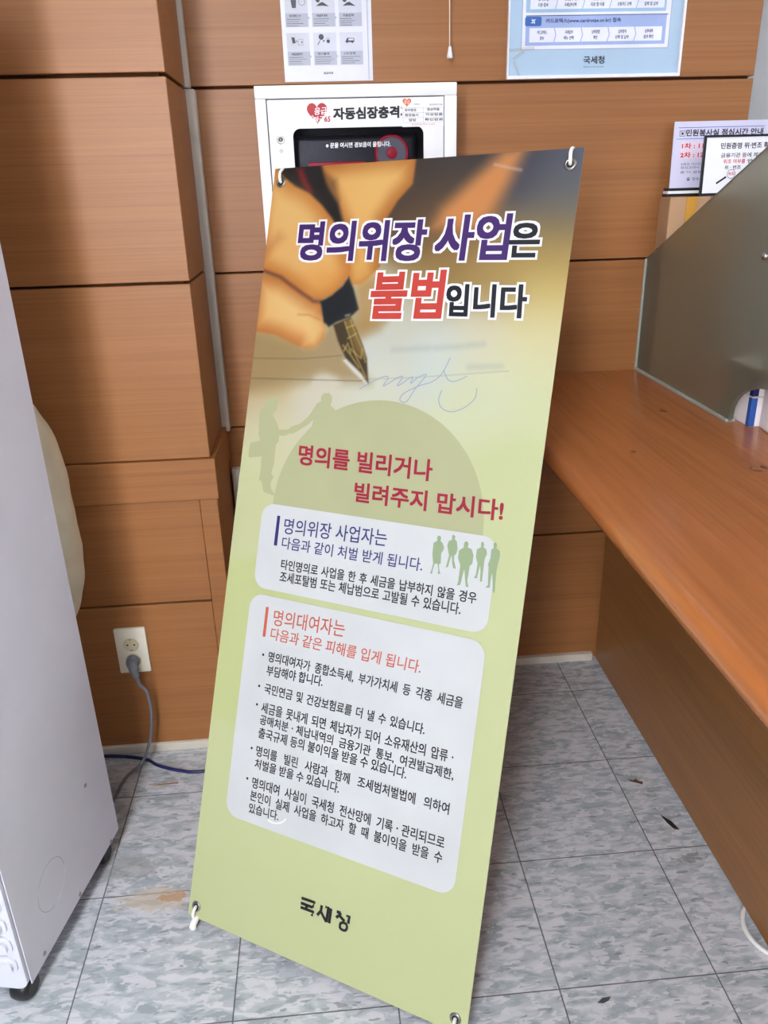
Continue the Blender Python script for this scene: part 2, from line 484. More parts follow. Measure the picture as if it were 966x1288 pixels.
def print_colour(P):
    """the print: a photographed hand with a fountain pen fading into plain yellow green"""
    C = blobs(P, PHOTO_PTS, PHOTO_COL, 0.042)
    def lay(poly, col, soft, amt=1.0, edge=None, edge_w=0.02):
        nonlocal C
        a, sd = poly_alpha(P, poly, soft)
        c = np.array(col, float)[None, :]
        if edge is not None:
            f = smooth01(np.clip(sd, 0, 1) / edge_w)[:, None]
            c = np.array(edge, float) * (1 - f) + c * f
        C = C * (1 - amt * a[:, None]) + c * (amt * a[:, None])
    # blurred pencil crossing the top right
    lay([(0.4768,1.5413),(0.5166,1.5428),(0.4937,1.4801),(0.4658,1.4288),(0.4283,1.3991),(0.3607,1.4105),(0.3734,1.4430)], (232, 152, 84), 0.022, 0.95)
    a = line_alpha(P, [(0.4628,1.5160),(0.4898,1.5090),(0.5119,1.5037)], 0.0022, 0.003)[:, None]  # sheen of a glossy scratch, painted into the print as a pale streak
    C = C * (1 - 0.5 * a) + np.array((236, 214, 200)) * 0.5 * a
    # soft shade the hand throws on the paper
    lay([(-0.0252,1.2127),(0.1197,1.1912),(0.1695,1.2374),(0.2182,1.2496),(0.2845,1.2405),(0.2750,1.2224),(0.2404,1.2087),(0.2174,1.1661),(0.2686,1.1236),(0.2113,1.1201),(0.1629,1.1320),(0.1389,1.1175),(0.0609,1.0994),(-0.0163,1.0847)], (176, 148, 98), 0.022, 0.85)
    lay([(0.2076,1.3255),(0.2647,1.3256),(0.2964,1.2692),(0.2848,1.2388),(0.2402,1.2105),(0.2223,1.2497)], (190, 148, 82), 0.02, 0.8)
    # bare paper tongue by the nib
    lay([(0.1407,1.1046),(0.1505,1.1275),(0.1755,1.1338),(0.1975,1.1284),(0.2118,1.1165),(0.1882,1.1040)], (228, 220, 196), 0.01, 0.9)
    # far finger and knuckle
    lay([(0.1032,1.5404),(0.3095,1.5424),(0.3089,1.4902),(0.2819,1.4598),(0.2644,1.4286),(0.2528,1.3827),(0.2627,1.3399),(0.2450,1.3220),(0.2266,1.3075),(0.2071,1.3056),(0.1910,1.3255),(0.1713,1.4057),(0.1439,1.4503),(0.1171,1.4881)], (254, 196, 112), 0.004, 1.0, (196, 122, 52), 0.045)
    lay([(0.1813,1.5142),(0.2602,1.5313),(0.2800,1.5021),(0.2444,1.4719),(0.2050,1.4627)], (255, 208, 124), 0.05, 0.5)
    lay([(0.1958,1.3509),(0.2365,1.3543),(0.2486,1.3256),(0.2266,1.3075),(0.2060,1.3074)], (248, 190, 100), 0.015, 0.7)
    # pen barrel between the fingers
    lay([(-0.0114,1.5432),(0.1060,1.5365),(0.1237,1.5025),(0.1395,1.4816),(0.1549,1.4627),(0.1709,1.4240),(0.1565,1.4207),(0.1218,1.4547),(0.0872,1.4838),(0.0517,1.4992),(0.0201,1.5150)], (34, 30, 30), 0.007)
    lay([(0.0502,1.5322),(0.0655,1.5314),(0.0784,1.5084),(0.0960,1.4834),(0.0813,1.4878),(0.0633,1.5091)], (150, 34, 36), 0.008, 0.85)
    lay([(0.1194,1.5174),(0.1447,1.5051),(0.1541,1.4682),(0.1296,1.4912)], (120, 84, 50), 0.012, 0.8)
    # near finger
    lay([(-0.0260,1.5479),(0.0053,1.5392),(0.0245,1.5166),(0.0518,1.4984),(0.0873,1.4827),(0.1191,1.4585),(0.1465,1.4319),(0.1671,1.4058),(0.1890,1.3691),(0.1999,1.3364),(0.1930,1.3109),(0.1730,1.2881),(0.1428,1.2744),(0.1161,1.2788),(0.0776,1.3008),(0.0504,1.3176),(-0.0096,1.3346),(-0.0261,1.4175),(-0.0230,1.4941)], (254, 196, 116), 0.004, 1.0, (214, 136, 60), 0.045)
    lay([(0.0050,1.4929),(0.0568,1.4794),(0.0971,1.4444),(0.1112,1.4070),(0.0613,1.4155),(0.0120,1.4433)], (255, 212, 134), 0.05, 0.6)
    lay([(0.1085,1.3327),(0.1508,1.3401),(0.1783,1.3254),(0.1570,1.2960),(0.1225,1.2956)], (240, 168, 80), 0.03, 0.7)
    lay([(-0.0054,1.3711),(0.0267,1.4049),(0.0369,1.3972),(0.0044,1.3671)], (180, 112, 66), 0.02, 0.5)
    lay([(0.0337,1.3555),(0.0686,1.3327),(0.1064,1.3476),(0.0688,1.3628)], (246, 200, 128), 0.03, 0.5)
    # lower finger
    lay([(-0.0181,1.3288),(0.0058,1.3250),(0.0556,1.3131),(0.1117,1.2787),(0.1443,1.2700),(0.1517,1.2480),(0.1613,1.2224),(0.1584,1.2002),(0.1433,1.1848),(0.1221,1.1801),(0.0888,1.1900),(0.0459,1.2054),(-0.0107,1.2112)], (255, 202, 126), 0.004, 1.0, (210, 134, 66), 0.04)
    lay([(0.0353,1.2795),(0.0960,1.2654),(0.1079,1.2432),(0.0538,1.2456)], (255, 220, 150), 0.04, 0.6)
    lay([(0.0920,1.2465),(0.1519,1.2406),(0.1601,1.2187),(0.1419,1.1884),(0.1158,1.1873),(0.1247,1.2175)], (255, 212, 134), 0.015, 0.8)
    a = line_alpha(P, [(-0.0237,1.3346),(0.0050,1.3308),(0.0434,1.3194),(0.0728,1.3026),(0.1019,1.2861),(0.1255,1.2741),(0.1453,1.2719)], 0.0032, 0.005)[:, None]
    C = C * (1 - 0.85 * a) + np.array((112, 58, 42)) * 0.85 * a
    a = line_alpha(P, [(0.0942,1.2466),(0.1207,1.2465),(0.1481,1.2368)], 0.001, 0.004)[:, None]
    C = C * (1 - 0.6 * a) + np.array((186, 120, 60)) * 0.6 * a
    # pen grip
    lay([(0.1422,1.2729),(0.1669,1.2858),(0.1877,1.3036),(0.1980,1.3200),(0.2114,1.2984),(0.2279,1.2599),(0.2126,1.2451),(0.1827,1.2341),(0.1678,1.2248),(0.1551,1.2333)], (30, 34, 38), 0.004)
    lay([(0.1996,1.2484),(0.2118,1.2509),(0.2103,1.2465),(0.2014,1.2448)], (190, 180, 150), 0.003, 0.8)
    # nib
    nib = [(0.1771,1.2284),(0.2128,1.2437),(0.2284,1.2209),(0.2481,1.1892),(0.2583,1.1680),(0.2681,1.1211),(0.2501,1.1395),(0.2133,1.1658),(0.1920,1.1978)]
    lay(nib, (74, 60, 36), 0.003)
    lay([(0.2001,1.2364),(0.2129,1.2429),(0.2264,1.2209),(0.2427,1.1925),(0.2510,1.1677),(0.2339,1.1813),(0.2176,1.2097)], (150, 120, 60), 0.005, 0.8)
    for pl in ([(0.2016,1.2346),(0.2186,1.2025),(0.2329,1.1740),(0.2613,1.1322)], [(0.2135,1.2386),(0.2299,1.2101),(0.2482,1.1820),(0.2561,1.1607)], [(0.2035,1.1909),(0.2226,1.1736),(0.2446,1.1493)], [(0.2073,1.2239),(0.2231,1.2298)], [(0.2121,1.2040),(0.2294,1.2137)], [(0.2211,1.1844),(0.2462,1.1674),(0.2457,1.1855)], [(0.2071,1.1801),(0.2134,1.1950),(0.2221,1.1772)]):
        a = line_alpha(P, pl, 0.0009, 0.0025)[:, None]
        C = C * (1 - 0.9 * a) + np.array((226, 194, 108)) * 0.9 * a
    lay([(0.2134,1.1651),(0.2502,1.1388),(0.2665,1.1210),(0.2643,1.1194),(0.2333,1.1414),(0.2075,1.1619)], (238, 236, 226), 0.003, 0.9)
    # ruled lines and blurred words on the photographed paper
    for pl, w, al, cc in (([(-0.0053,1.1566),(0.1156,1.1608),(0.2037,1.1712)], .0007, .6, (90, 84, 74)), ([(-0.0054,1.1163),(0.1213,1.1206),(0.2531,1.1255)], .0007, .7, (90, 84, 74)), ([(0.2527,1.1285),(0.3586,1.1377),(0.5371,1.1592)], .0006, .35, (120, 120, 120))):
        a = line_alpha(P, pl, w, 0.0016)[:, None]
        C = C * (1 - al * a) + np.array(cc) * al * a
    for pl in ([(0.3115,1.1865),(0.3828,1.1925)], [(0.3952,1.1930),(0.4436,1.1979)], [(0.4554,1.1998),(0.4846,1.2038)], [(0.4635,1.1622),(0.5217,1.1667)]):
        a = line_alpha(P, pl, 0.004, 0.008)[:, None]
        C = C * (1 - .4 * a) + np.array((176, 182, 176)) * .4 * a
    return C

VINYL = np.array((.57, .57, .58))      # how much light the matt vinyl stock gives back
def sheet_print_material():
    k = NT('printed_banner_vinyl')
    at = k.n('ShaderNodeAttribute'); at.attribute_name = 'print'
    k.color(at.outputs['Color'])
    wv = k.noise(k.coord((5, 5, 2.4)), 1.0, 2, 0.5)
    k.bump(wv, 0.22, 0.03)
    return k.done(0.38, 0.36)
M_SHEET = sheet_print_material()

banner = thing('banner_stand', (SF.at(SW / 2, 0).x, SF.at(SW / 2, 0).y, 0),
               'tall yellow green banner stand with a printed hand and pen, leaning back on the tiles', 'banner')
def make_sheet():
    s = np.linspace(0, SW, 310)
    t = np.concatenate([np.linspace(0, SH * .62, 60, endpoint=False), np.linspace(SH * .62, SH, 320)])
    S_, T_ = np.meshgrid(s, t)
    P = np.stack([S_.ravel(), T_.ravel()], 1)
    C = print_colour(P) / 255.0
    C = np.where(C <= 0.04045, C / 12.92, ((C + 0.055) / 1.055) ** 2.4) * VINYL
    o, ex, ey, n = (np.array(v) for v in (SF.o, SF.ex, SF.ey, SF.n))
    V = o + P[:, :1] * ex + P[:, 1:] * ey
    ns, nt = len(s), len(t)
    i = np.arange((nt - 1) * (ns - 1)); r, c = i // (ns - 1), i % (ns - 1)
    a = r * ns + c
    F = np.stack([a, a + 1, a + ns + 1, a + ns], 1)
    V2 = V - n * 0.0008
    # back face: coarse outline
    nb = len(V)
    back = [o - n * .0008, o + SW * ex - n * .0008, o + SW * ex + SH * ey - n * .0008, o + SH * ey - n * .0008]
    verts = [tuple(v) for v in V] + [tuple(v) for v in back]
    faces = [tuple(f) for f in F.tolist()] + [(nb, nb + 3, nb + 2, nb + 1),
             (0, nb, nb + 1, ns - 1), (ns - 1, nb + 1, nb + 2, nt * ns - 1), (nt * ns - 1, nb + 2, nb + 3, (nt - 1) * ns), ((nt - 1) * ns, nb + 3, nb, 0)]
    me = bpy.data.meshes.new('sheet')
    me.from_pydata(verts, [], faces)
    at = me.color_attributes.new('print', 'FLOAT_COLOR', 'POINT')
    buf = np.ones((len(verts), 4), np.float32); buf[:len(C), :3] = C; buf[len(C):, :3] = 0.75
    at.data.foreach_set('color', buf.ravel())
    me.materials.append(M_SHEET)
    me.update()
    ob = bpy.data.objects.new('sheet', me); COL.objects.link(ob)
    ob.parent = banner; ob.matrix_parent_inverse = world_of(banner).inverted()
    return ob
sheet = make_sheet()

def inkmat(c, give=1.0):
    key = ('ink', give) + tuple(c)
    if key in _plain: return _plain[key]
    k = NT('print_ink_%02x%02x%02x' % tuple(c))
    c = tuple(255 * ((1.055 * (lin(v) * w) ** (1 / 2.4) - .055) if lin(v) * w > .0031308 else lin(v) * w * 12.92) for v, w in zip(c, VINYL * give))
    f = k.noise(k.coord(), 6.0, 2)
    k.color(k.ramp(f, [(0.3, tuple(v * .98 for v in c)), (0.7, tuple(min(255, v * 1.02) for v in c))]))
    wv = k.noise(k.coord((5, 5, 2.4)), 1.0, 2, 0.5)
    k.bump(wv, 0.22, 0.03)
    _plain[key] = k.done(0.40, 0.3)
    return _plain[key]
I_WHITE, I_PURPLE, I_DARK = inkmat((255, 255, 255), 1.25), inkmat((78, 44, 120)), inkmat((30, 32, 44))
I_RED, I_CRIM, I_NAVY = inkmat((226, 78, 64)), inkmat((182, 40, 68)), inkmat((66, 62, 132))
I_CORAL, I_SAGE, I_FIG = inkmat((228, 112, 84)), inkmat((204, 206, 158)), inkmat((172, 192, 148))
I_PANEL, I_BLUEPEN = inkmat((238, 241, 240)), inkmat((176, 188, 216))
I_TXT = inkmat((38, 38, 42))

# silhouettes and half disc
b = MB()
cx, cy, cr = 0.3087, 0.8725, 0.2199
arc = [(cx + cr * math.cos(math.radians(a)), cy + cr * math.sin(math.radians(a))) for a in range(-4, 185, 3)]
b.ink(arc, SF, I_SAGE, 1)
b.ink([(0.0511,1.0804),(0.0640,1.0819),(0.0724,1.0756),(0.0721,1.0647),(0.0697,1.0552),(0.0624,1.0484),(0.0700,1.0396),(0.0794,1.0263),(0.0823,1.0188),(0.1041,1.0213),(0.1105,1.0275),(0.1157,1.0294),(0.1295,1.0346),(0.1470,1.0504),(0.1557,1.0648),(0.1628,1.0775),(0.1710,1.0818),(0.1691,1.0901),(0.1758,1.0972),(0.1862,1.0985),(0.1940,1.0918),(0.1946,1.0828),(0.1929,1.0752),(0.2083,1.0643),(0.2346,1.0232),(0.1898,0.9980),(0.1550,1.0191),(0.1585,1.0453),(0.1492,1.0353),(0.1262,1.0196),(0.1161,1.0140),(0.1071,1.0132),(0.1004,1.0086),(0.0840,1.0071),(0.0848,0.9957),(0.0793,0.9874),(0.0802,0.9500),(0.0762,0.9308),(0.0826,0.9252),(0.0797,0.9193),(0.0770,0.9120),(0.0806,0.8999),(0.0913,0.8903),(0.0860,0.8881),(0.0627,0.8931),(0.0561,0.9128),(0.0490,0.9151),(0.0500,0.9341),(0.0490,0.9624),(0.0192,0.9568),(0.0165,0.9623),(0.0170,0.9861),(0.0408,0.9937),(0.0353,1.0052),(0.0314,1.0459),(0.0338,1.0555),(0.0428,1.0594),(0.0403,1.0717)], SF, I_SAGE, 2)
b.build('handshake_silhouette', sheet)

# pen signature
b = MB()
for pl in ([(0.2510,1.1094),(0.2671,1.1197),(0.2961,1.1353),(0.3082,1.1345),(0.3002,1.1187),(0.3299,1.1373),(0.3367,1.1362),(0.3288,1.1205),(0.3564,1.1389),(0.3547,1.1267),(0.3695,1.1396),(0.3837,1.1435),(0.3658,1.1184),(0.3510,1.0932),(0.3374,1.0953),(0.3440,1.1079),(0.3717,1.1233),(0.3966,1.1323),(0.4137,1.1481),(0.4257,1.1768)], [(0.4160,1.1542),(0.4279,1.1372),(0.4438,1.1366),(0.4627,1.1465)], [(0.4177,1.1188),(0.4138,1.1007),(0.4221,1.0865),(0.4419,1.0815),(0.4656,1.0913),(0.4818,1.1085),(0.4831,1.1260)]):
    b.ink_stroke(pl, SF, 0.0018, I_BLUEPEN, 1, 6)
b.build('signature_print', sheet)

# headline
b = MB()
HL = [('명의위장', [(0.0777,1.3538),(0.3488,1.3506),(0.0765,1.4251)], I_PURPLE, .0026), ('사업', [(0.3704,1.3516),(0.5053,1.3508),(0.3715,1.4283)], I_PURPLE, .0026),
      ('은', [(0.5100,1.3554),(0.5611,1.3551),(0.5083,1.4111)], I_DARK, .0020), ('불법', [(0.2532,1.2441),(0.3962,1.2479),(0.2530,1.3268)], I_RED, .0030),
      ('입니다', [(0.4073,1.2513),(0.5531,1.2514),(0.4038,1.3059)], I_DARK, .0020)]
for body, quad, mat, bold in HL:
    b.ink_text(body, quad, SF, I_WHITE, 3, bold + 0.0042, 12)
    b.ink_text(body, quad, SF, I_WHITE, 2, (bold + 0.0042) * .55, 12)
    b.ink_text(body, quad, SF, mat, 4, bold, 8)
b.build('headline_lettering', sheet)

b = MB()
b.ink_text('명의를 빌리거나', [(0.1366,0.9560),(0.4194,0.9545),(0.1350,0.9940)], SF, I_CRIM, 3, .0011, 6)
b.ink_text('빌려주지 맙시다!', [(0.2687,0.8995),(0.5598,0.9015),(0.2673,0.9349)], SF, I_CRIM, 3, .0011, 6)
b.build('slogan_lettering', sheet)

# first text panel
b = MB()
b.ink(rrect(0.066, 0.702, 0.5588, 0.8716, 0.028, 8), SF, I_PANEL, 4)
b.ink([(0.1030,0.8501),(0.1100,0.8504),(0.1106,0.7908),(0.1028,0.7909)], SF, I_NAVY, 5)
b.ink_text('명의위장 사업자는', [(0.1217,0.8167),(0.3465,0.8248),(0.1220,0.8475)], SF, I_NAVY, 5, .0003, 3)
b.ink_text('다음과 같이 처벌 받게 됩니다.', [(0.1213,0.7871),(0.4237,0.7909),(0.1218,0.8108)], SF, I_NAVY, 5, .0003, 3)
b.ink_text('타인명의로 사업을 한 후 세금을 납부하지 않을 경우', [(0.1255,0.7465),(0.5326,0.7514),(0.1257,0.7668)], SF, I_TXT, 5, .00045, 4, 1.3)
b.ink_text('조세포탈범 또는 체납범으로 고발될 수 있습니다.', [(0.1259,0.7216),(0.5063,0.7271),(0.1260,0.7426)], SF, I_TXT, 5, .00045, 4, 1.2)
for fig in ([(0.4459,0.8589),(0.4503,0.8599),(0.4529,0.8568),(0.4521,0.8515),(0.4572,0.8470),(0.4607,0.8403),(0.4597,0.8349),(0.4567,0.8293),(0.4581,0.8108),(0.4550,0.8092),(0.4570,0.7991),(0.4601,0.7928),(0.4551,0.7919),(0.4551,0.7999),(0.4520,0.8098),(0.4467,0.8089),(0.4446,0.7981),(0.4441,0.7901),(0.4403,0.7901),(0.4421,0.7967),(0.4437,0.8095),(0.4401,0.8246),(0.4395,0.8454),(0.4460,0.8501),(0.4453,0.8557)],
            [(0.4730,0.8639),(0.4761,0.8654),(0.4793,0.8627),(0.4787,0.8575),(0.4830,0.8550),(0.4863,0.8422),(0.4850,0.8327),(0.4817,0.8291),(0.4822,0.8209),(0.4879,0.8063),(0.4830,0.8066),(0.4798,0.8143),(0.4766,0.8293),(0.4746,0.8197),(0.4726,0.8069),(0.4681,0.8058),(0.4694,0.8095),(0.4718,0.8275),(0.4673,0.8413),(0.4662,0.8442),(0.4679,0.8528),(0.4736,0.8563)],
            [(0.4981,0.8563),(0.5022,0.8575),(0.5053,0.8543),(0.5047,0.8470),(0.5126,0.8452),(0.5172,0.8347),(0.5170,0.8203),(0.5127,0.8155),(0.5124,0.7991),(0.5116,0.7887),(0.5156,0.7781),(0.5104,0.7783),(0.5075,0.7901),(0.5036,0.8079),(0.5013,0.7931),(0.4999,0.7795),(0.4931,0.7777),(0.4953,0.7839),(0.4952,0.8137),(0.4891,0.8261),(0.4895,0.8396),(0.4973,0.8459),(0.4969,0.8520)],
            [(0.5281,0.8598),(0.5318,0.8607),(0.5337,0.8576),(0.5335,0.8514),(0.5387,0.8492),(0.5412,0.8415),(0.5383,0.8319),(0.5382,0.8217),(0.5382,0.8055),(0.5386,0.7917),(0.5348,0.7917),(0.5336,0.8088),(0.5314,0.8196),(0.5300,0.8082),(0.5289,0.7962),(0.5231,0.7958),(0.5259,0.8024),(0.5264,0.8219),(0.5217,0.8333),(0.5222,0.8467),(0.5285,0.8507)],
            [(0.5506,0.8621),(0.5547,0.8628),(0.5566,0.8600),(0.5563,0.8539),(0.5633,0.8490),(0.5645,0.8401),(0.5626,0.8277),(0.5618,0.8135),(0.5622,0.7994),(0.5638,0.7775),(0.5605,0.7769),(0.5574,0.7966),(0.5547,0.8103),(0.5537,0.7960),(0.5539,0.7838),(0.5462,0.7829),(0.5501,0.7882),(0.5467,0.8211),(0.5451,0.8219),(0.5483,0.8355),(0.5477,0.8496),(0.5518,0.8532),(0.5504,0.8591)]):
    b.ink(fig, SF, I_FIG, 5)
b.build('text_panel', sheet)['label'] = 'white rounded text panel with navy heading and five green figures'

# second text panel
b = MB()
b.ink(rrect(0.0625, 0.2335, 0.5615, 0.6895, 0.03, 8), SF, I_PANEL, 4)
b.ink([(0.1020,0.6670),(0.1086,0.6676),(0.1089,0.6078),(0.1022,0.6071)], SF, I_CORAL, 5)
b.ink_text('명의대여자는', [(0.1224,0.6338),(0.2827,0.6419),(0.1231,0.6653)], SF, I_CORAL, 5, .0003, 3)
b.ink_text('다음과 같은 피해를 입게 됩니다.', [(0.1198,0.6050),(0.4456,0.6081),(0.1216,0.6292)], SF, I_CORAL, 5, .0003, 3)
L2 = [('명의대여자가 종합소득세, 부가가치세 등 각종 세금을', [(0.1217,0.5601),(0.5319,0.5637),(0.1224,0.5816)], 1.9),
      ('부담해야 합니다.', [(0.1211,0.5328),(0.2496,0.5392),(0.1219,0.5538)], 1.0),
      ('국민연금 및 건강보험료를 더 낼 수 있습니다.', [(0.1210,0.4968),(0.4683,0.5013),(0.1218,0.5172)], 1.4),
      ('세금을 못내게 되면 체납자가 되어 소유재산의 압류ㆍ', [(0.1198,0.4573),(0.5282,0.4655),(0.1198,0.4788)], 1.5),
      ('공매처분ㆍ체납내역의 금융기관 통보, 여권발급제한,', [(0.1195,0.4331),(0.5329,0.4353),(0.1196,0.4534)], 2.0),
      ('출국규제 등의 불이익을 받을 수 있습니다.', [(0.1196,0.4065),(0.4439,0.4128),(0.1203,0.4276)], 1.0),
      ('명의를 빌린 사람과 함께 조세범처벌법에 의하여', [(0.1195,0.3696),(0.5330,0.3737),(0.1195,0.3906)], 2.8),
      ('처벌을 받을 수 있습니다.', [(0.1194,0.3441),(0.3123,0.3482),(0.1203,0.3641)], 1.0),
      ('명의대여 사실이 국세청 전산망에 기록ㆍ관리되므로', [(0.1190,0.3044),(0.5326,0.3113),(0.1189,0.3261)], 2.0),
      ('본인이 실제 사업을 하고자 할 때 불이익을 받을 수', [(0.1181,0.2786),(0.5321,0.2844),(0.1181,0.2997)], 1.9),
      ('있습니다.', [(0.1187,0.2532),(0.1886,0.2568),(0.1181,0.2729)], 1.0)]
for body, quad, ws in L2:
    b.ink_text(body, quad, SF, I_TXT, 5, .00045, 4, ws)
b.ink_stroke([(0.1656,0.2522),(0.1755,0.2502),(0.1878,0.2522),(0.1987,0.2580),(0.2061,0.2672)], SF, .0024, I_WHITE, 6, 4)  # scratch on the panel, its glare painted as a white crescent
for p in [(0.1088,0.5718),(0.1080,0.5083),(0.1081,0.4709),(0.1079,0.3818),(0.1061,0.3193)]:
    b.ink(disc(p[0], p[1], .0026, 12), SF, I_TXT, 5)
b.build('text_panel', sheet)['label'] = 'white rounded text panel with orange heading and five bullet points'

# tax office word mark at the foot
b = MB()
for pl in ([(0.2611,0.1267),(0.2897,0.1279),(0.2871,0.1165)], [(0.2610,0.1169),(0.2870,0.1172)], [(0.2746,0.1169),(0.2741,0.1098)], [(0.2614,0.1085),(0.2896,0.1092),(0.2875,0.1004)],
           [(0.3066,0.1283),(0.3060,0.1168),(0.2992,0.1063)], [(0.3061,0.1160),(0.3202,0.1002)], [(0.3145,0.1279),(0.3212,0.1279),(0.3202,0.1002)], [(0.3269,0.1291),(0.3265,0.1001)],
           [(0.3394,0.1277),(0.3482,0.1280)], [(0.3482,0.1285),(0.3465,0.1237),(0.3396,0.1161)], [(0.3458,0.1224),(0.3578,0.1156)], [(0.3603,0.1271),(0.3668,0.1273),(0.3660,0.1139)]):
    b.ink_stroke(pl, SF, 0.0058, I_TXT, 3)
    for p in pl[1:-1]: b.ink(disc(p[0], p[1], .0029, 12), SF, I_TXT, 3.02)
ring = [(0.3493,0.1037),(0.3509,0.1094),(0.3562,0.1120),(0.3625,0.1110),(0.3645,0.1054),(0.3623,0.0998),(0.3564,0.0981),(0.3508,0.0998),(0.3493,0.1037)]
b.ink_stroke(ring, SF, 0.0052, I_TXT, 3, 4)
b.build('word_mark', sheet)

# metal eyelets with white hooks, and the cross frame behind the sheet
HUB = SF.at(SW / 2, SH * 0.42, -0.05)
hb = MB(); 
hm = Matrix.Translation(HUB) @ SF.n.to_track_quat('Z', 'Y').to_matrix().to_4x4()
hb.lathe([(.0, -.03), (.03, -.03), (.034, -.024), (.034, .02), (.028, .028), (.0, .028)], M_BLACK, 20, hm)
hb.build('hub', banner, 40)
for i, (s, t) in enumerate(((0.0181, 1.5075), (0.5965, 1.5085), (0.0185, 0.0236), (0.5935, 0.0252))):
    top, left = t > 1, s < .3
    q = SF.n.to_track_quat('Z', 'Y').to_matrix().to_4x4()
    e = MB()
    mt = Matrix.Translation(SF.at(s, t, 0.0002)) @ q
    e.lathe([(.0055, 0), (.0055, .0012), (.0066, .0022), (.0085, .0024), (.0102, .0016), (.0108, 0.0)], M_STEEL, 28, mt)
    e.build('eyelet', banner, 50)
    h0 = MB(); h0.lathe([(0, 0), (.0056, 0), (.0056, .0006), (0, .0006)], M_BLACK, 20, mt)
    h0.build('eyelet_hole', banner)
    k = MB()
    dy = 1 if top else -1
    end = SF.at(s + (-.004 if left else .004), t + dy * .024, -.022)
    pth = [SF.at(s, t, .001), SF.at(s + .001, t + dy * .002, .006), SF.at(s + .001, t + dy * .009, .0095), SF.at(s, t + dy * (.018 if top else .019), .007), SF.at(s, t + dy * (.0275 if top else .0275), -.003), end]
    k.tube(pth, .0031, M_NYLON, 10, 6)
    k.build('hook', banner, 60)
    p = MB(); p.tube([HUB, end], .005, M_NYLON, 10, 0); p.build('pole', banner, 60)
    if not top:
        f = MB(); low = Vector([(-0.7082,-0.7122,0.0092)][0]) - SF.at(.0185, 0) + SF.at(s, 0); low.z = .0092
        f.tube([end, SF.at(s, .006, -.012), low + Vector((0, 0, .004)), low], [.005, .0055, .007, .0074], M_NYLON, 14, 3)
        f.build('foot', banner, 60)
lg = MB(); tail = SF.at(SW / 2, 0.3, -0.30); tail.z = 0.008
lg.tube([HUB, tail], .007, M_NYLON, 10, 0); lg.build('rear_leg', banner, 60)

# ================================================================== DEFIBRILLATOR CABINET
CY = 0.04
CF = wall_frame(CY)
x0, x1, zt, zb = -1.613 * T, -0.172 * T, 5.272 * T, 3.55 * T
cab = thing('defibrillator_cabinet', ((x0 + x1) / 2, 0.54 * T, zb), 'white steel defibrillator wall cabinet with a red heart, behind the banner', 'wall cabinet')
fr0, fr1 = -1.536 * T, -0.262 * T
ft = 5.188 * T; fb = zb + .03
# the door leaf with a rounded window
wx0, wx1, wz1, wz0 = -1.36 * T, -0.415 * T, 4.995 * T, fb + .06
b = MB()
g = .0022
n6 = 6
win = rrect(wx0, wz0, wx1, wz1, .016, n6)
out = rrect(fr0 + g, fb + g, fr1 - g, ft - g, .0015, n6)
def ringplate(mb, outer, inner, d0, d1, fr, mat):
    n = len(outer)
    vs = [fr.at(a, c, d1) for a, c in outer] + [fr.at(a, c, d1) for a, c in inner] + [fr.at(a, c, d0) for a, c in outer] + [fr.at(a, c, d0) for a, c in inner]
    fs = []
    for i in range(n):
        j = (i + 1) % n
        fs += [(i, j, n + j, n + i), (2 * n + j, 2 * n + i, 3 * n + i, 3 * n + j), (2 * n + i, 2 * n + j, j, i), (n + i, n + j, 3 * n + j, 3 * n + i)]
    mb.add(vs, fs, mat)
cb = MB()
cb.box((x0, CY * T, ft), (x1, .54 * T, zt), M_WHITE, .002)
cb.box((x0, CY * T, zb), (x1, .54 * T, fb), M_WHITE, .002)
cb.box((x0, CY * T, fb), (fr0, .54 * T, ft), M_WHITE, .002)
cb.box((fr1, CY * T, fb), (x1, .54 * T, ft), M_WHITE, .002)
cb.box((fr0, .48 * T, fb), (fr1, .54 * T, ft), M_BLACK)
cb.build('cabinet_body', cab, 40)
ringplate(b, out, win, -.004, 0, CF, M_WHITE)
HR = plain((176, 10, 30), .4)
door = b.build('door', cab)
b = MB()
def heart(cx_, cz_, w_, h_, n=40):
    o_ = []
    for k in range(n):
        t_ = 2 * math.pi * k / n
        o_.append((cx_ + w_ * 16 * math.sin(t_) ** 3 / 32, cz_ + h_ * (13 * math.cos(t_) - 5 * math.cos(2 * t_) - 2 * math.cos(3 * t_) - math.cos(4 * t_) + 2.5) / 29))
    return o_
hc = [(-0.3593,1.5518)][0]
b.ink(heart(hc[0], hc[1], .044, .042), CF, HR, 1)
b.ink_text('응급', [(-0.3660,1.5494),(-0.3392,1.5506),(-0.3642,1.5631)], CF, M_WHITE, 2, .0003, 3)
b.ink_text('싸구', [(-0.3694,1.5348),(-0.3450,1.5366),(-0.3675,1.5460)], CF, M_WHITE, 2, .0003, 3)
b.ink_stroke([(-0.3840,1.5464),(-0.3733,1.5451),(-0.3694,1.5485),(-0.3660,1.5415),(-0.3629,1.5448)], CF, .0016, M_WHITE, 2)
b.ink_text('65', [(-0.3450,1.5360),(-0.3325,1.5357),(-0.3434,1.5464)], CF, HR, 3, .0004, 3)
b.ink_text('자동심장충격기', [(-0.3239,1.5399),(-0.1568,1.5412),(-0.3233,1.5619)], CF, M_INK, 1, .0012, 6)
b.build('door_lettering', door)
b = MB()
lk = [(-0.4422,1.5021),(-0.4422,1.4799)]
lm = lambda p, d=0: Matrix.Translation(CF.at(p[0], p[1], d)) @ CF.n.to_track_quat('Z', 'Y').to_matrix().to_4x4()
b.lathe([(0, 0), (.0088, 0), (.0088, .002), (.0074, .004), (.0055, .004), (.005, .0024), (0, .0024)], M_STEEL, 28, lm(lk[0]))
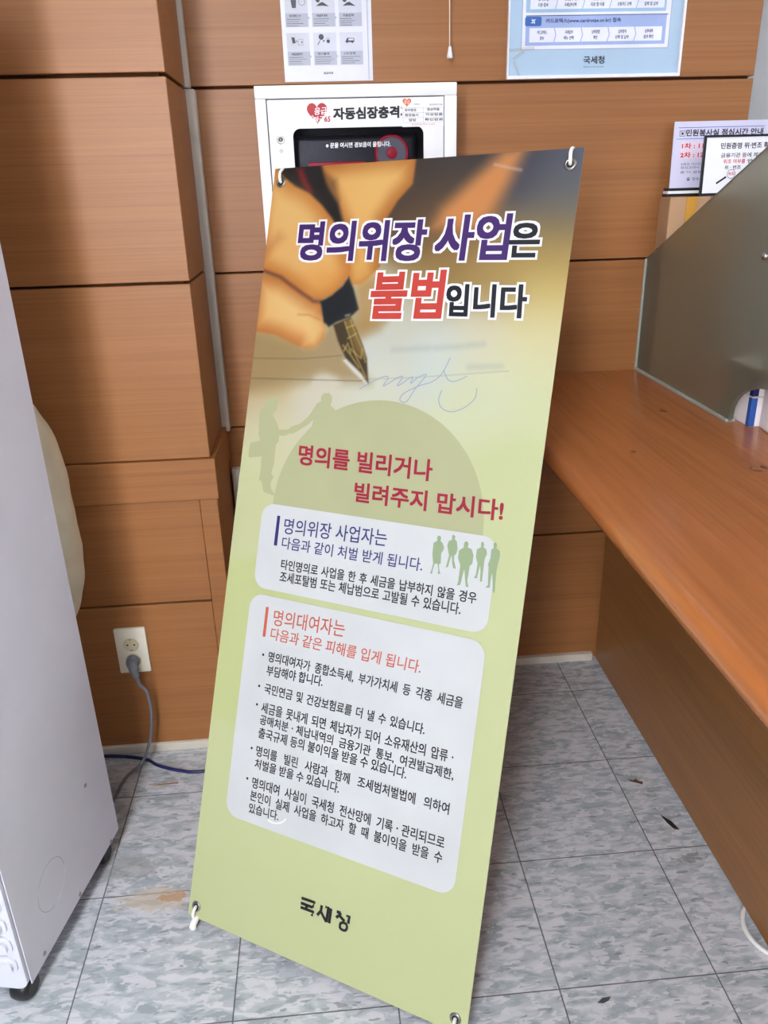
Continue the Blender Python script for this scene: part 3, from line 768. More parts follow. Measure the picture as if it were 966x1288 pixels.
b.lathe([(0, .0025), (.0048, .0025), (.0042, .0034), (0, .0034)], M_BLACK, 20, lm(lk[0]))
b.box(CF.at(lk[0][0] - .0006, lk[0][1] - .0025, .0036), CF.at(lk[0][0] + .0006, lk[0][1] + .0025, .0040), M_STEEL)
b.lathe([(0, 0), (.0048, 0), (.0046, .0006), (0, .0006)], plain((196, 192, 194), .4), 20, lm(lk[1]))
b.build('lock', door, 40)
# dark window pane
k = NT('smoked_window')
tr = k.n('ShaderNodeBsdfTransparent'); tr.inputs['Color'].default_value = (.86, .86, .9, 1)
mx = k.n('ShaderNodeMixShader'); mx.inputs[0].default_value = 0.06
k.color(rgb((20, 20, 24)))
k.l(tr.outputs[0], mx.inputs[1]); k.l(k.b.outputs[0], mx.inputs[2])
k.l(mx.outputs[0], k.t.nodes['Material Output'].inputs['Surface'])
M_SMOKED = k.done(0.08, 0.5)
b = MB(); b.prism(win, CF, -.0035, -.0015, M_SMOKED); 
pane = b.build('window_pane', door)
b = MB(); b.ink_text('※ 문을 여시면 경보음이 울립니다.', [(-0.3440,1.4832),(-0.2010,1.4838),(-0.3434,1.4936)], CF, M_WHITE, 1, .0003, 3); b.build('warning_lettering', door)

# defibrillator seen through the window
dz = 0.30
DF = wall_frame(dz - .14)
aed = thing('defibrillator', ((x0 + x1) / 2, dz * T, fb), 'black and red defibrillator case behind the cabinet window, only its top seen', 'defibrillator')
b = MB()
M_CASE, M_CASER = plain((42, 42, 46), .4), plain((214, 36, 62), .4)
cx0, cx1 = (-1.36) * T, (-0.45) * T
ctop = 4.99 * T
b.box((cx0, dz * T - .03, fb + .001), (cx1, .46 * T, ctop - .01), M_CASE, .012, 4)
b.build('case', aed, 40)
b = MB()
b.box((cx0 + .03, dz * T - .035, 4.74 * T), (-0.84 * T, dz * T - .028, 4.775 * T), M_CASER, .003)
b.build('red_stripe', aed, 40)
dc = [(-0.1943,1.4753)][0]
b = MB()
dm = Matrix.Translation((dc[0], dz * T - .03, dc[1] - .004)) @ Vector((0, -1, 0)).to_track_quat('Z', 'Y').to_matrix().to_4x4()
b.lathe([(0, 0), (.0395, 0), (.0395, .006), (.037, .009), (.034, .009), (.033, .007), (0, .007)], M_CASER, 48, dm)
b.lathe([(0, .0071), (.0325, .0071), (.0325, .0082), (0, .0082)], plain((128, 128, 134), .45), 48, dm)
b.lathe([(0, .0083), (.0125, .0083), (.0125, .011), (.010, .0125), (0, .0125)], M_CASER, 32, dm)
b.build('dial', aed, 40)

# inspection card on the door
SFm = CF
card = MB()
cq = [(-0.1745,1.5216),(-0.0793,1.5216),(-0.1748,1.5805)]
cx_, cz_, cx2, cz2 = cq[0][0] + .001, cq[0][1], cq[1][0] - .012, cq[2][1]
card.prism([(cx_, cz_), (cx2 + .010, cz_ + .001), (cx2 + .009, cz2), (cx_ - .001, cz2 - .002)], CF, .0004, .0012, plain((244, 243, 244), .35, .5, 0, .01))
CF2 = Frame(CF.at(0, 0, .0013), (1, 0, 0), (0, 0, 1))
hq = [(-0.1629,1.5692)][0]
card.ink(heart(hq[0], hq[1], .019, .017), CF2, plain((222, 112, 62), .4), 1)
card.ink_text('응급', tb(hq[0] - .006, hq[1] - .002, hq[0] + .006, hq[1] + .005), CF2, M_WHITE, 2)
card.ink_text('의료장비', [(-0.1482,1.5646),(-0.1354,1.5643),(-0.1482,1.5677)], CF2, M_INK, 1)
card.ink_text('점검확인표', [(-0.1141,1.5631),(-0.0845,1.5628),(-0.1141,1.5665)], CF2, M_INK, 1)
G1, I_BALL = plain((170, 176, 206), .5), plain((48, 50, 74), .5)
def cp(px, py):
    u = (px - 704) / (886 - 704); v = (py - 146) / (212 - 146)
    a0, a1 = [(-0.1717,1.5595),(-0.0824,1.5589)][0:2]; c0 = [(-0.1714,1.5302)][0]
    return (a0[0] + u * (a1[0] - a0[0]), a0[1] + u * (a1[1] - a0[1]) + v * (c0[1] - a0[1]))
for py in (146, 168, 190, 212): card.ink_stroke([cp(704, py), cp(886, py)], CF2, .0005, G1, 1)
for px in (704, 795, 886): card.ink_stroke([cp(px, 146), cp(px, 212)], CF2, .0005, G1, 1)
for wd, a, c, d in (('장비점검', 712, 162, 50), ('정상작동', 812, 160, 56), ('점검일시', 712, 184, 60), ('이상없음', 806, 182, 76), ('담당', 730, 206, 32), ('확인완료', 802, 205, 82)):
    card.ink_text(wd, [cp(a, c), cp(a + d, c), cp(a, c - 12)], CF2, I_BALL, 1, .0002, 3)
card.ink_text('점검표를 떼지 마세요', [cp(742, 224), cp(850, 224), cp(742, 216)], CF2, plain((206, 120, 130), .5), 1)
tag(card.build('inspection_card'), 'small white inspection card with an orange heart on the cabinet door', 'card')

# ================================================================== FIRST AID POSTER
YP = 0.53
PF = wall_frame(YP)
px0, px1, pz0 = -1.402 * T, -0.735 * T, 5.342 * T
pz1 = pz0 + .297
pos = thing('first_aid_poster', ((px0 + px1) / 2, .54 * T, pz0), 'white sheet of grey first aid drawings in a clear sleeve, above the white cabinet', 'poster')
b = MB(); b.prism(rect(px0, pz0, px1, pz1), PF, -.0022, -.0004, plain((222, 224, 236), .3, .5, 0, .01)); b.build('backing', pos)
G = plain((176, 180, 196), .45); GD = plain((70, 72, 82), .45); GL = plain((202, 205, 218), .45)
b = MB()
def pp(px, py):   # drawing coordinates measured on the sheet
    u = (px - 105) / (775 - 105); v = (py - 575) / (20 - 575)
    return (px0 + .009 + u * (px1 - px0 - .030), pz0 + .033 + v * .128)
def icon(kind, c, r):
    X, Z = c
    if kind == 'bag':
        b.ink([(X - r, Z + r), (X + r * .6, Z + r), (X + r * .4, Z - r), (X - r * .7, Z - r)], PF, GD, 3)
        b.ink_stroke(disc(X + r * 2.2, Z + r * .5, r * .9, 14) + [disc(X + r * 2.2, Z + r * .5, r * .9, 14)[0]], PF, .0008, GD, 3)
    if kind == 'body':
        b.ink(disc(X - r, Z + r * .9, r * .6, 14), PF, GD, 3)
        b.ink([(X - r * 1.6, Z - r * .6), (X - r * .4, Z + r * .2), (X + r * .4, Z + r * .4), (X + r * 2.2, Z - r * .7), (X + r * .3, Z - r * .5)], PF, GD, 3)
    if kind == 'pad':
        b.ink([(X - r * 1.4, Z + r), (X - r * .5, Z + r), (X - r * .2, Z - r * .4), (X - r * 1.1, Z - r * .6)], PF, GD, 3)
        b.ink_stroke(rect(X + r * .6, Z - r, X + r * 1.9, Z + r * .5) + [(X + r * .6, Z - r)], PF, .0007, GD, 3)
        b.ink([(X + r * 1.3, Z - r * .2), (X + r * 1.7, Z + .1 * r), (X + r * 1.7, Z - r * .6)], PF, GD, 3)
        b.ink([(X + .1 * r, Z - r * .3), (X + .3 * r, Z), (X + .1 * r, Z + r * .3), (X - .1 * r, Z)], PF, GD, 3)
    if kind == 'shock':
        b.ink(disc(X - r * .5, Z + r, r * .75, 16), PF, GD, 3)
        b.ink([(X + .2 * r, Z - r * .3), (X + .5 * r, Z), (X + .2 * r, Z + r * .3), (X - .1 * r, Z)], PF, GD, 3)
        b.ink(disc(X + r * 1.5, Z - r * .1, r * .5, 14), PF, GD, 3)
        b.ink_stroke([(X - r * 1.6, Z - r), (X - r * 1.2, Z - r * .4), (X - r * .9, Z + r * .1)], PF, .0016, GD, 3)
        b.ink_stroke([(X + r * .8, Z + r * .5), (X + r * 1.5, Z + r * .9), (X + r * 2.1, Z + r * .5)], PF, .0007, GD, 3)
    if kind == 'van':
        b.ink([(X - r * 1.3, Z - r * .4), (X + r * 1.4, Z - r * .4), (X + r * 1.4, Z + r * .6), (X - r * .6, Z + r * .7)], PF, GD, 3)
        b.ink(rect(X - r * .3, Z, X + r * 1.2, Z + r * .5), PF, GL, 4)
        b.ink(disc(X - r * .7, Z - r * .4, r * .28, 10), PF, GD, 4); b.ink(disc(X + r * .8, Z - r * .4, r * .28, 10), PF, GD, 4)
rows = [(245, -60, 130), (575, 295, 455)]
cols = [(108, 305), (340, 540), (572, 772)]
kinds = [['bag', 'body', 'body'], ['pad', 'shock', 'van']]
titles = [['의식 확인 119', '가슴압박 준비', '가슴압박'], ['자동심장충격기', '전기충격', '119 인계']]
for r_, (yb_, yt_, ym_) in enumerate(rows):
    for c_, (xa, xb) in enumerate(cols):
        (a0, z0), (a1, z1) = pp(xa, yb_), pp(xb, yt_)
        zm = pp(xa, ym_)[1]
        b.ink(rect(a0, z0, a1, z1), PF, GL, 1); b.ink(rect(a0, z0, a1, zm), PF, G, 2)
        icon(kinds[r_][c_], ((a0 + a1) / 2 - .004, (zm + z1) / 2 + (-.004 if r_ == 0 else .002)), .0078)
        b.ink_text(titles[r_][c_], tb(a0 + .009, zm - .0075, a0 + .034, zm - .0025), PF, GD, 3, .0002, 3)
        for q in range(4):
            ln = random.uniform(.55, .95) * (a1 - a0 - .006)
            b.ink_stroke([(a0 + .003, zm - .0115 - q * .0042), (a0 + .003 + ln, zm - .0115 - q * .0042)], PF, .0009, GD if q % 2 == 0 or c_ == 2 else plain((120, 122, 136), .45), 3)
        if c_ < 2: b.ink([(a1, z0 + .014), (a1 + .004, z0 + .0175), (a1, z0 + .021)], PF, G, 2)
b.ink_text('응급의료', tb((px0 + px1) / 2 - .012, pz0 + .0145, (px0 + px1) / 2 + .010, pz0 + .019), PF, GD, 2, .0002, 3)
b.build('printed_drawings', pos)
b = MB(); b.box((px1 - .010, (YP - .012) * T, pz0 + .003), (px1 - .0085, YP * T, pz1), plain((196, 198, 212), .2)); b.build('sleeve_fold', pos)

# ================================================================== BLUE POSTER
YB = 0.53
BF = wall_frame(YB)
qx0, qx1, qz0 = 0.2915 * T, 1.66 * T, 5.328 * T
qz1 = qz0 + .594
bp = thing('framed_poster', ((qx0 + qx1) / 2, .54 * T, qz0), 'light blue tax payment poster in a white frame, high on the panelled wall', 'poster')
b = MB()
fw = .0075
b.box((qx0, YB * T - .008, qz0), (qx1, .54 * T, qz0 + fw), M_WHITE, .001)
b.box((qx0, YB * T - .008, qz1 - fw), (qx1, .54 * T, qz1), M_WHITE, .001)
b.box((qx0, YB * T - .008, qz0 + fw), (qx0 + fw * .5, .54 * T, qz1 - fw), M_WHITE, .001)
b.box((qx1 - fw * .8, YB * T - .008, qz0 + fw), (qx1, .54 * T, qz1 - fw), M_WHITE, .001)
b.build('frame', bp)
b = MB()
b.prism(rect(qx0 + .003, qz0 + .003, qx1 - .003, qz1 - .003), BF, -.003, 0, plain((172, 198, 222), .28, .5, 0, .01))
I_PERI, I_LAV, I_BLU, I_GRY, I_NV = plain((158, 176, 222), .3), plain((228, 230, 244), .3), plain((58, 104, 178), .3), plain((150, 160, 190), .3), plain((44, 60, 110), .3)
def bq(*pts): return list(pts)
E1 = [(0.1217,1.6848),(0.4737,1.6839),(0.1128,1.9020),(0.4487,1.8998)]
bx0, bx1, bz0 = E1[0][0], E1[1][0], E1[0][1]
b.ink(rect(bx0, bz0, bx1, qz1 - .1), BF, I_GRY, 1)
b.ink(rect(bx0 + .0015, bz0 + .0015, bx1 - .0015, qz1 - .102), BF, I_LAV, 2)
E2 = [(0.1311,1.6937),(0.4636,1.6931),(0.1284,1.7528),(0.4572,1.7513)]
b.ink(rect(E2[0][0], E2[0][1], E2[1][0], E2[2][1]), BF, I_PERI, 3)
b.ink(rect(E2[0][0], E2[2][1], E2[1][0] + .003, E2[2][1] + .0015), BF, I_NV, 4)
E3 = [(0.1293,1.7330),(0.1678,1.7342),(0.1284,1.7519)]
b.ink(rrect(E3[0][0], E3[0][1], E3[1][0], E3[2][1], .004), BF, I_BLU, 4)
ec = ((E3[0][0] + E3[1][0]) / 2, (E3[0][1] + E3[2][1]) / 2)
for a in (0, 1, 2, 3):
    an = math.pi / 2 * a + .5
    b.ink([(ec[0], ec[1]), (ec[0] + .007 * math.cos(an), ec[1] + .007 * math.sin(an)), (ec[0] + .004 * math.cos(an + .9), ec[1] + .004 * math.sin(an + .9))], BF, M_WHITE, 5)
b.ink_text('카드로택스(www.cardrotax.or.kr) 접속', [(0.1781,1.7373),(0.3547,1.7376),(0.1778,1.7473)], BF, I_NV, 5, .0003, 3)
def chevrons(z0, z1, xs, words):
    for i in range(5):
        a, c = xs[i], xs[i + 1] - .0022
        hgt = z1 - z0; d = .0042
        pts = [(a, z0), (c - d, z0), (c, (z0 + z1) / 2), (c - d, z1), (a, z1)] if i == 0 else [(a - d, z0), (c - d, z0), (c, (z0 + z1) / 2), (c - d, z1), (a - d, z1), (a, (z0 + z1) / 2)]
        if i == 4: pts = [(a - d, z0), (c, z0), (c, z1), (a - d, z1), (a, (z0 + z1) / 2)]
        b.ink(pts, BF, I_LAV, 5)
        m = (a + c) / 2 - .001
        w1, w2 = words[i]
        for wd, zz in ((w1, z0 + hgt * .56), (w2, z0 + hgt * .16)):
            wl = min(.0046 * len(wd), c - a - .012) / 2
            b.ink_text(wd, tb(m - wl, zz, m + wl, zz + hgt * .26), BF, I_NV, 6, .0002, 3)
E4 = [(0.1403,1.7004),(0.4572,1.6988),(0.1391,1.7290)]
xs = [E4[0][0] + (E4[1][0] - E4[0][0]) * k / 5 for k in range(6)]
chevrons(E4[0][1], E4[2][1], xs, [('카드로택스', '접속'), ('국세납부', '메뉴 선택'), ('납부방법', '확인'), ('납부방식', '선택 및 납부'), ('납부내역', '결과 확인')])
E5 = [(0.1305,1.7598),(0.4602,1.7586)]
hgt = E4[2][1] - E4[0][1]
b.ink(rect(E5[0][0], E5[0][1], E5[1][0], E5[0][1] + .05), BF, plain((160, 192, 222), .3), 3)
E6 = [(0.1376,1.7663)][0]
chevrons(E6[1], E6[1] + hgt, xs, [('홈택스 앱', '다운·접속'), ('간편납부 및', '국세납부선택'), ('공동결제원', '지로 앱 이용'), ('결제수단', '신용카드 선택'), ('카드번호', '입력 및 납부')])
b.ink_text('국세청', [(0.2730,1.6552),(0.3224,1.6552),(0.2718,1.6705)], BF, M_INK, 4, .0004, 4)
b.ink_text('National Tax Service', [(0.2733,1.6476),(0.3209,1.6476),(0.2733,1.6501)], BF, M_INK, 4)
b.build('print', bp)
# strip of old tape at its lower corner
k = NT('aged_tape'); k.color(rgb((206, 200, 178))); k.b.inputs['Alpha'].default_value = .28
M_TAPE_OLD = k.done(.3)
b = MB()
for pl, w_ in (([(0.0924,1.6854),(0.1531,1.6888)], .006), ([(0.1028,1.6665),(0.1290,1.6827)], .007), ([(0.1055,1.6623),(0.1217,1.6281)], .006)):
    b.ink_stroke(pl, BF, w_, M_TAPE_OLD, 8)
b.build('tape_residue', bp)

# ================================================================== PULL CORD
pc = thing('pull_cord', B(-.164, .44, 5.47), 'thin white pull cord with a bell-shaped grip hanging between the two posters', 'pull cord')
M_CORD = plain((226, 214, 190), .6)
b = MB(); b.tube([B(-.172, .44, 8.6), B(-.168, .44, 6.5), B(-.163, .44, 5.55)], .0011, M_CORD, 8, 4); b.build('cord', pc)
b = MB()
b.lathe([(0, 0), (.0058, 0), (.0072, .002), (.0066, .006), (.0045, .016), (.0038, .021), (.0022, .0245), (0, .0245)], M_WHITE, 20, Matrix.Translation(B(-.161, .44, 5.468)))
b.build('grip', pc, 50)

# ================================================================== COUNTER
b = MB()
top, bot = 3.02 * T, 2.875 * T
xf, xb = .165 * T, 2.9 * T
prof = []
hh = (top - bot) / 2
for k in range(13):
    a = math.radians(270 - 180 * k / 12)
    prof.append((xf + hh * 0.9 + hh * .9 * math.cos(a), (top + bot) / 2 + hh * math.sin(a)))
prof = prof + [(xb, top), (xb, bot)]
YF = Frame((0, 0, 0), (1, 0, 0), (0, 0, 1))     # normal is -y
b.prism(prof, YF, -.535 * T, 9.5 * T, M_COUNTER)
M_MARK = plain((84, 46, 24), .3)
TFm = Frame((0, 0, top), (1, 0, 0), (0, 1, 0))
def tz(p): return (p[0], p[1])
for p in [(0.3825,-0.6411,0.9211)]: b.ink_stroke([(p[0] + .009 * math.cos(a), p[1] + .011 * math.sin(a)) for a in np.linspace(.5, 5.6, 13)], TFm, .0032, M_MARK, 1)
for p in [(0.3962,-0.6347,0.9211)]: b.ink(disc(p[0] + .004, p[1], .006, 10, .009), TFm, M_MARK, 1)
for p in [(0.3779,-0.2489,0.9211)]: b.ink(disc(p[0], p[1], .008, 10, .012), TFm, plain((138, 78, 40), .3), 1)
for p in [(0.2074,-0.5124,0.9211)]: b.ink(disc(p[0], p[1], .005, 10, .007), TFm, plain((138, 78, 40), .3), 1)
tag(b.build('countertop', None, 45), 'orange-brown wooden countertop with a rounded front edge, right of the banner', 'countertop')
b = MB()
b.box(B(1.39, -9.4, .05), B(1.5, .48, 2.875), M_BASE, .001)
tag(b.build('counter_base'), 'brown wood panel under the countertop, standing on the grey tiles', 'counter front')

# frosted glass screen
k = NT('frosted_glass')
k.color(rgb((176, 176, 160)))
k.b.inputs['Transmission Weight'].default_value = 0.86
k.b.inputs['IOR'].default_value = 1.3
M_FROST = k.done(0.31, 0.5)
gs = thing('glass_partition', B(1.56, -.5, 3.02), 'sloping frosted grey-green glass screen with an arched opening, standing on the countertop', 'glass screen')
GF = Frame((1.58 * T, 0, 0), (0, -1, 0), (0, 0, 1))      # faces -x; first coordinate is -y
zc_ = 3.03
outl = [(-.53, zc_), (1.17, zc_)]
for kk in range(1, 16):
    a = math.pi - math.pi * kk / 16
    outl.append((1.75 + .58 * math.cos(a), zc_ + .335 * math.sin(a) ** .8))
outl += [(2.33, zc_), (6.5, zc_), (6.5, 5.5), (2.9, 5.5), (2.6, 5.43), (1.17, 4.768), (-.53, 3.972)]
b = MB(); b.prism([(a * T, c * T) for a, c in outl], GF, 0, .035 * T, M_FROST); b.build('glass_panel', gs)
M_SEAL = plain((164, 168, 160), .35)
b = MB()
b.box(B(1.53, -1.17, 3.02), B(1.60, .53, 3.045), M_SEAL, .002); b.box(B(1.53, .51, 3.02), B(1.60, .537, 3.97), M_SEAL, .002)
b.box(B(1.53, -6.5, 3.02), B(1.60, -2.33, 3.045), M_SEAL, .002)
b.build('seal', gs)
for yy, zz in ((-1.35, 4.14),):
    b = MB()
    b.lathe([(0, 0), (.0075, 0), (.0075, .004), (.0055, .008), (.0025, .0095), (0, .0095)], M_CHROME, 20, Matrix.Translation(B(1.545, yy, zz)) @ Vector((-1, 0, 0)).to_track_quat('Z', 'Y').to_matrix().to_4x4())
    b.build('bolt', gs, 40)

# things on the staff side, seen through the arch and over the screen
M_PAPER = plain((236, 230, 232), .55, .3, 0, .02)
for nm, z0, z1, stripe, lb in (('paper_box', 3.02, 3.225, (40, 84, 160), 'lower white box with a blue end strip, behind the arched glass opening'),
                               ('paper_box', 3.228, 3.42, (30, 26, 92), 'upper white box with a navy end strip, stacked behind the arched glass opening')):
    t = thing(nm, B(1.8, -.95, z0), lb, 'box', 0, 'white boxes behind the glass')
    b = MB(); b.box(B(1.63, -1.30, z0), B(2.2, -.95, z1), M_PAPER, .002); b.build('body', t)
    b = MB(); b.box(B(1.622, -1.304, z0 + .005), B(1.665, -1.262, z1 - .005), plain(stripe, .5), .001); b.build('end_strip', t)
b = MB()
mt = Matrix.Translation(B(1.86, -1.72, 3.02)) @ Matrix.Rotation(-.12, 4, 'Z')
b.box(B(-.22, -.36, 0), B(.5, .38, .56), M_PAPER, .006, 3, mt)
tag(b.build('paper_pack'), 'plain white wrapped paper pack beside the striped boxes behind the glass', 'paper pack')

# ================================================================== CARDBOARD BOX WITH SIGNS
bxx = thing('cardboard_box', B(1.95, .36, 3.02), 'brown cardboard box with yellow tape, partly behind the frosted glass', 'box')
b = MB()
M_CARTON = plain((176, 140, 108), .7, .2, 0, .05)
BX0, BX1, BT = [(0.4868,0.1494,1.3579)][0][0], 2.27 * T, [(0.4901,0.0884,1.3588)][0][2]
b.box((BX0, .29 * T, 3.02 * T), (BX1, .5 * T, BT - .004), M_CARTON, .002)
b.box((BX0 + .001, .292 * T, BT - .0045), ((BX0 + BX1) / 2 - .001, .498 * T, BT - .0005), M_CARTON, .0005); b.box(((BX0 + BX1) / 2 + .001, .292 * T, BT - .0045), (BX1 - .001, .498 * T, BT - .0005), M_CARTON, .0005)
b.build('carton', bxx)
M_TAPE = plain((196, 142, 50), .25, .5)
TX = [p[0] for p in [(0.5286,0.0884,1.3539),(0.5545,0.0884,1.3533)]]
b = MB(); b.box((TX[0], .285 * T, BT - .13), (TX[1], .292 * T, BT), M_TAPE); b.box((TX[0], .285 * T, BT - .0006), (TX[1], .498 * T, BT), M_TAPE); b.build('tape', bxx)

def sign_frame(x, y, z, rz):
    return Frame(B(x, y, z), (math.cos(rz), math.sin(rz), 0), (-.05 * math.sin(rz), .05 * math.cos(rz), 1))
# lunch hour sign (lavender) in its holder
ac = [(0.4968,0.1311,1.3783),(0.4926,0.1311,1.5268),(0.4907,0.1311,1.3600)]
SA_Y, SB_Y = .43, .315
W_, H_ = .80 * T * .975, (ac[1][2] - ac[0][2])
SBZ = BT
A = sign_frame((ac[0][0] + .003) / T, SA_Y, ac[0][2] / T, .01)
sa = thing('tabletop_sign', B(1.9, SA_Y, BT / T), 'lavender lunch hour notice in a clear holder with a black and white base', 'sign')
M_ACR = plain((214, 212, 236), .16, .5, 0, .01)
M_PNK = plain((232, 216, 230), .2, .5, 0, .01)
b = MB(); b.prism(rect(0, 0, W_, H_), A, -.003, 0, M_ACR); b.build('sign_sheet', sa)
b = MB()
def au(px, py):    # measured on the sign
    return ((px - 165) / 720 * W_, H_ - (py - 140) / (650 - 140) * H_)
I_B2 = plain((80, 104, 176), .4); I_N2 = plain((30, 28, 48), .4); I_R2 = plain((206, 44, 66), .4)
b.ink_stroke([au(195, 187), au(855, 187)], A, .0014, I_B2, 1); b.ink_stroke([au(190, 272), au(855, 272)], A, .0014, I_B2, 1)
b.ink_stroke([au(210, 212), au(250, 212), au(250, 250), au(210, 250), au(210, 212)], A, .0014, I_N2, 1); b.ink(rect(*au(222, 240), *au(238, 222)), A, I_N2, 1)
b.ink_text('민원봉사실 점심시간 안내', [au(258, 252), au(845, 252), au(258, 202)], A, I_N2, 1, .0006, 5)
b.ink(rect(*au(225, 425), *au(600, 295)), A, M_PNK, 1)
b.ink_text('1차 : 11:30~12:30', [au(235, 345), au(640, 345), au(235, 305)], A, I_R2, 2, .0006, 5)
b.ink_text('2차 : 12:30~13:30', [au(228, 415), au(633, 415), au(228, 375)], A, I_R2, 2, .0006, 5)
for wd, yy in (('※점심 시간은 교대로', 475), ('점심교대시 업무가', 502), ('좀 더 걸립니다', 538)):
    b.ink_text(wd, [au(238, yy), au(480, yy), au(238, yy - 20)], A, I_N2, 1)
ec = au(305, 582); b.ink_stroke([(ec[0] + .0034 * math.cos(a), ec[1] + .0034 * math.sin(a)) for a in np.linspace(0, 6.28, 17)], A, .0011, I_N2, 1)
b.ink(disc(ec[0], ec[1] - .0012, .0022, 12), A, I_B2, 1)
b.ink_text('청주세무서', [au(335, 596), au(470, 596), au(335, 570)], A, I_N2, 1)
b.build('lettering', sa)
b = MB()
hb_ = (ac[0][2] - BT) / 3; X0_ = ac[2][0]
b.box((X0_, .39 * T, BT), (X0_ + .22, .49 * T, BT + hb_), M_BLACK, .0006); b.box((X0_ + .001, .392 * T, BT + hb_), (X0_ + .219, .488 * T, BT + 2 * hb_), M_WHITE, .0006); b.box((X0_ + .002, .394 * T, BT + 2 * hb_), (X0_ + .218, .486 * T, BT + 3 * hb_), M_BLACK, .0006)
b.build('base', sa)

# forgery check sign (black frame)
fc = [(0.5643,0.0961,1.3637),(0.5527,0.0961,1.4939)]
Bf = sign_frame(fc[0][0] / T, SB_Y, BT / T, .02)
sb = thing('framed_sign', B(2.1, SB_Y, BT / T), 'white document check notice in a black frame, in front of the lavender sign', 'sign')
W2, H2 = .82 * T * .96, fc[1][2] - BT
b = MB(); b.prism(rect(.002, .002, W2 - .002, H2 - .002), Bf, -.004, 0, plain((244, 244, 250), .25, .5, 0, .01)); b.build('sign_sheet', sb)
b = MB()
ringplate(b, rect(-.002, 0, W2, H2), rect(.003, .006, W2 - .005, H2 - .005), -.005, .002, Bf, M_BLACK)
b.build('frame', sb)
b = MB()
def bu(px, py): return ((px - 390) / 720 * .80 * T * .96, H2 - (py - 245) / (685 - 245) * H2)
b.ink_text('민원증명 위·변조 확인방법', [bu(515, 345), bu(1010, 345), bu(515, 302)], Bf, I_N2, 1, .0004, 4)
b.ink_text('금융기관 등에 제출된 서류의', [bu(522, 408), bu(1010, 408), bu(522, 375)], Bf, I_N2, 1, .0002, 3)
b.ink_text('위조 여부를', [bu(545, 452), bu(715, 452), bu(545, 420)], Bf, I_R2, 1, .0002, 3)
b.ink_text('반드시 확인', [bu(735, 452), bu(950, 452), bu(735, 420)], Bf, I_N2, 1, .0002, 3)
b.ink_text('위 · 변조', [bu(560, 495), bu(685, 495), bu(560, 465)], Bf, I_N2, 1, .0002, 3)
mc = bu(615, 528); b.ink_stroke([(mc[0] + .0100 * math.cos(a), mc[1] + .0100 * math.sin(a)) for a in np.linspace(0, 6.3, 25)], Bf, .0010, M_INK, 2)
b.ink_text('위조', [bu(592, 538), bu(640, 538), bu(592, 514)], Bf, I_R2, 2, .0002, 3)
b.ink_stroke([bu(578, 548), bu(505, 595)], Bf, .0044, I_N2, 2)
b.build('lettering', sb)

# ================================================================== WALL OUTLET, CABLES
OX0, OX1, OZ0, OZ1 = -3.09 * T, -2.833 * T, .845 * T, 1.272 * T
ot = thing('wall_outlet', ((OX0 + OX1) / 2, -.42 * T, OZ0), 'cream double wall socket low on the wooden pier, a grey plug in it', 'socket')
M_IVORY = plain((232, 226, 208), .35)
M_IVD = plain((206, 196, 164), .4)
b = MB(); b.box((OX0, -.42 * T - .010, OZ0), (OX1, -.42 * T, OZ1), M_IVORY, .003); b.build('cover_plate', ot, 40)
OF = Frame((0, -.42 * T - .010, 0), (1, 0, 0), (0, 0, 1))
scx = (OX0 + OX1) / 2 - .001
for zz in (1.118 * T, .968 * T):
    b = MB()
    mm = Matrix.Translation(OF.at(scx, zz, -.004)) @ Vector((0, -1, 0)).to_track_quat('Z', 'Y').to_matrix().to_4x4()
    b.lathe([(0, .0042), (.0165, .0042), (.0172, .0055), (.0185, .0058), (.0195, .0045), (.0195, 0)], M_IVD, 32, mm)
    for s in (-1, 1):
        b.lathe([(0, .0043), (.0024, .0043), (.0024, .0049), (0, .0049)], M_BLACK, 12, mm @ Matrix.Translation((s * .0085, 0, 0)))
        b.box((-.003, s * .0155 - .0012, .0043), (.003, s * .0155 + .0012, .0058), M_STEEL, 0, 1, mm)
    b.build('socket', ot, 40)
M_GCORD = plain((112, 116, 124), .5)
pcd = thing('power_cord', (scx, -.47 * T, .95 * T), 'grey power cord plugged into the wall socket, running down to the tiles', 'cable')
pz = .968 * T
b = MB()
b.tube([(scx, -.42 * T - .011, pz), (scx, -.42 * T - .022, pz), (scx + .002, -.42 * T - .032, pz - .003), (scx + .008, -.42 * T - .044, pz - .016), (scx + .014, -.42 * T - .05, pz - .036), (scx + .017, -.42 * T - .052, pz - .05)],
       [.0165] * 8 + [.0150] * 5 + [.0125] * 6 + [.009] * 5 + [.0045] * 10, M_GCORD, 18, 6)
b.build('plug', pcd, 50)
b = MB()
b.tube([(scx + .017, -.42 * T - .052, pz - .048), B(-2.862, -.58, .72), B(-2.855, -.59, .5), B(-2.90, -.60, .25), B(-2.98, -.66, .07), B(-3.1, -.80, .028), B(-3.14, -1.05, .026), B(-3.2, -1.4, .026), B(-3.5, -1.8, .026)], .004, M_GCORD, 12, 10)
b.build('cable', pcd, 60)
b = MB()
b.tube([B(-4.6, -.52, .018), B(-3.9, -.475, .018), B(-3.34, -.475, .018), B(-3.0, -.547, .018), B(-2.844, -.657, .018), B(-2.65, -.74, .018), B(-2.456, -.772, .018), B(-1.9, -.70, .018), B(-1.3, -.1, .018), B(-.7, .38, .018), B(.4, .44, .018)], .0042, plain((28, 32, 84), .4), 10, 8)
tag(b.build('network_cable', None, 60), 'dark blue network cable lying on the tiles behind the banner foot', 'cable')
b = MB()
b.tube([B(1.55, -2.50, .02), B(1.42, -2.56, .02), B(1.355, -2.64, .02), B(1.325, -2.74, .02), B(1.34, -2.84, .02), B(1.39, -2.92, .02), B(1.5, -3.0, .02)], .0048, M_NYLON, 10, 8)
tag(b.build('white_cable', None, 60), 'white cable looping out from under the counter front', 'cable')

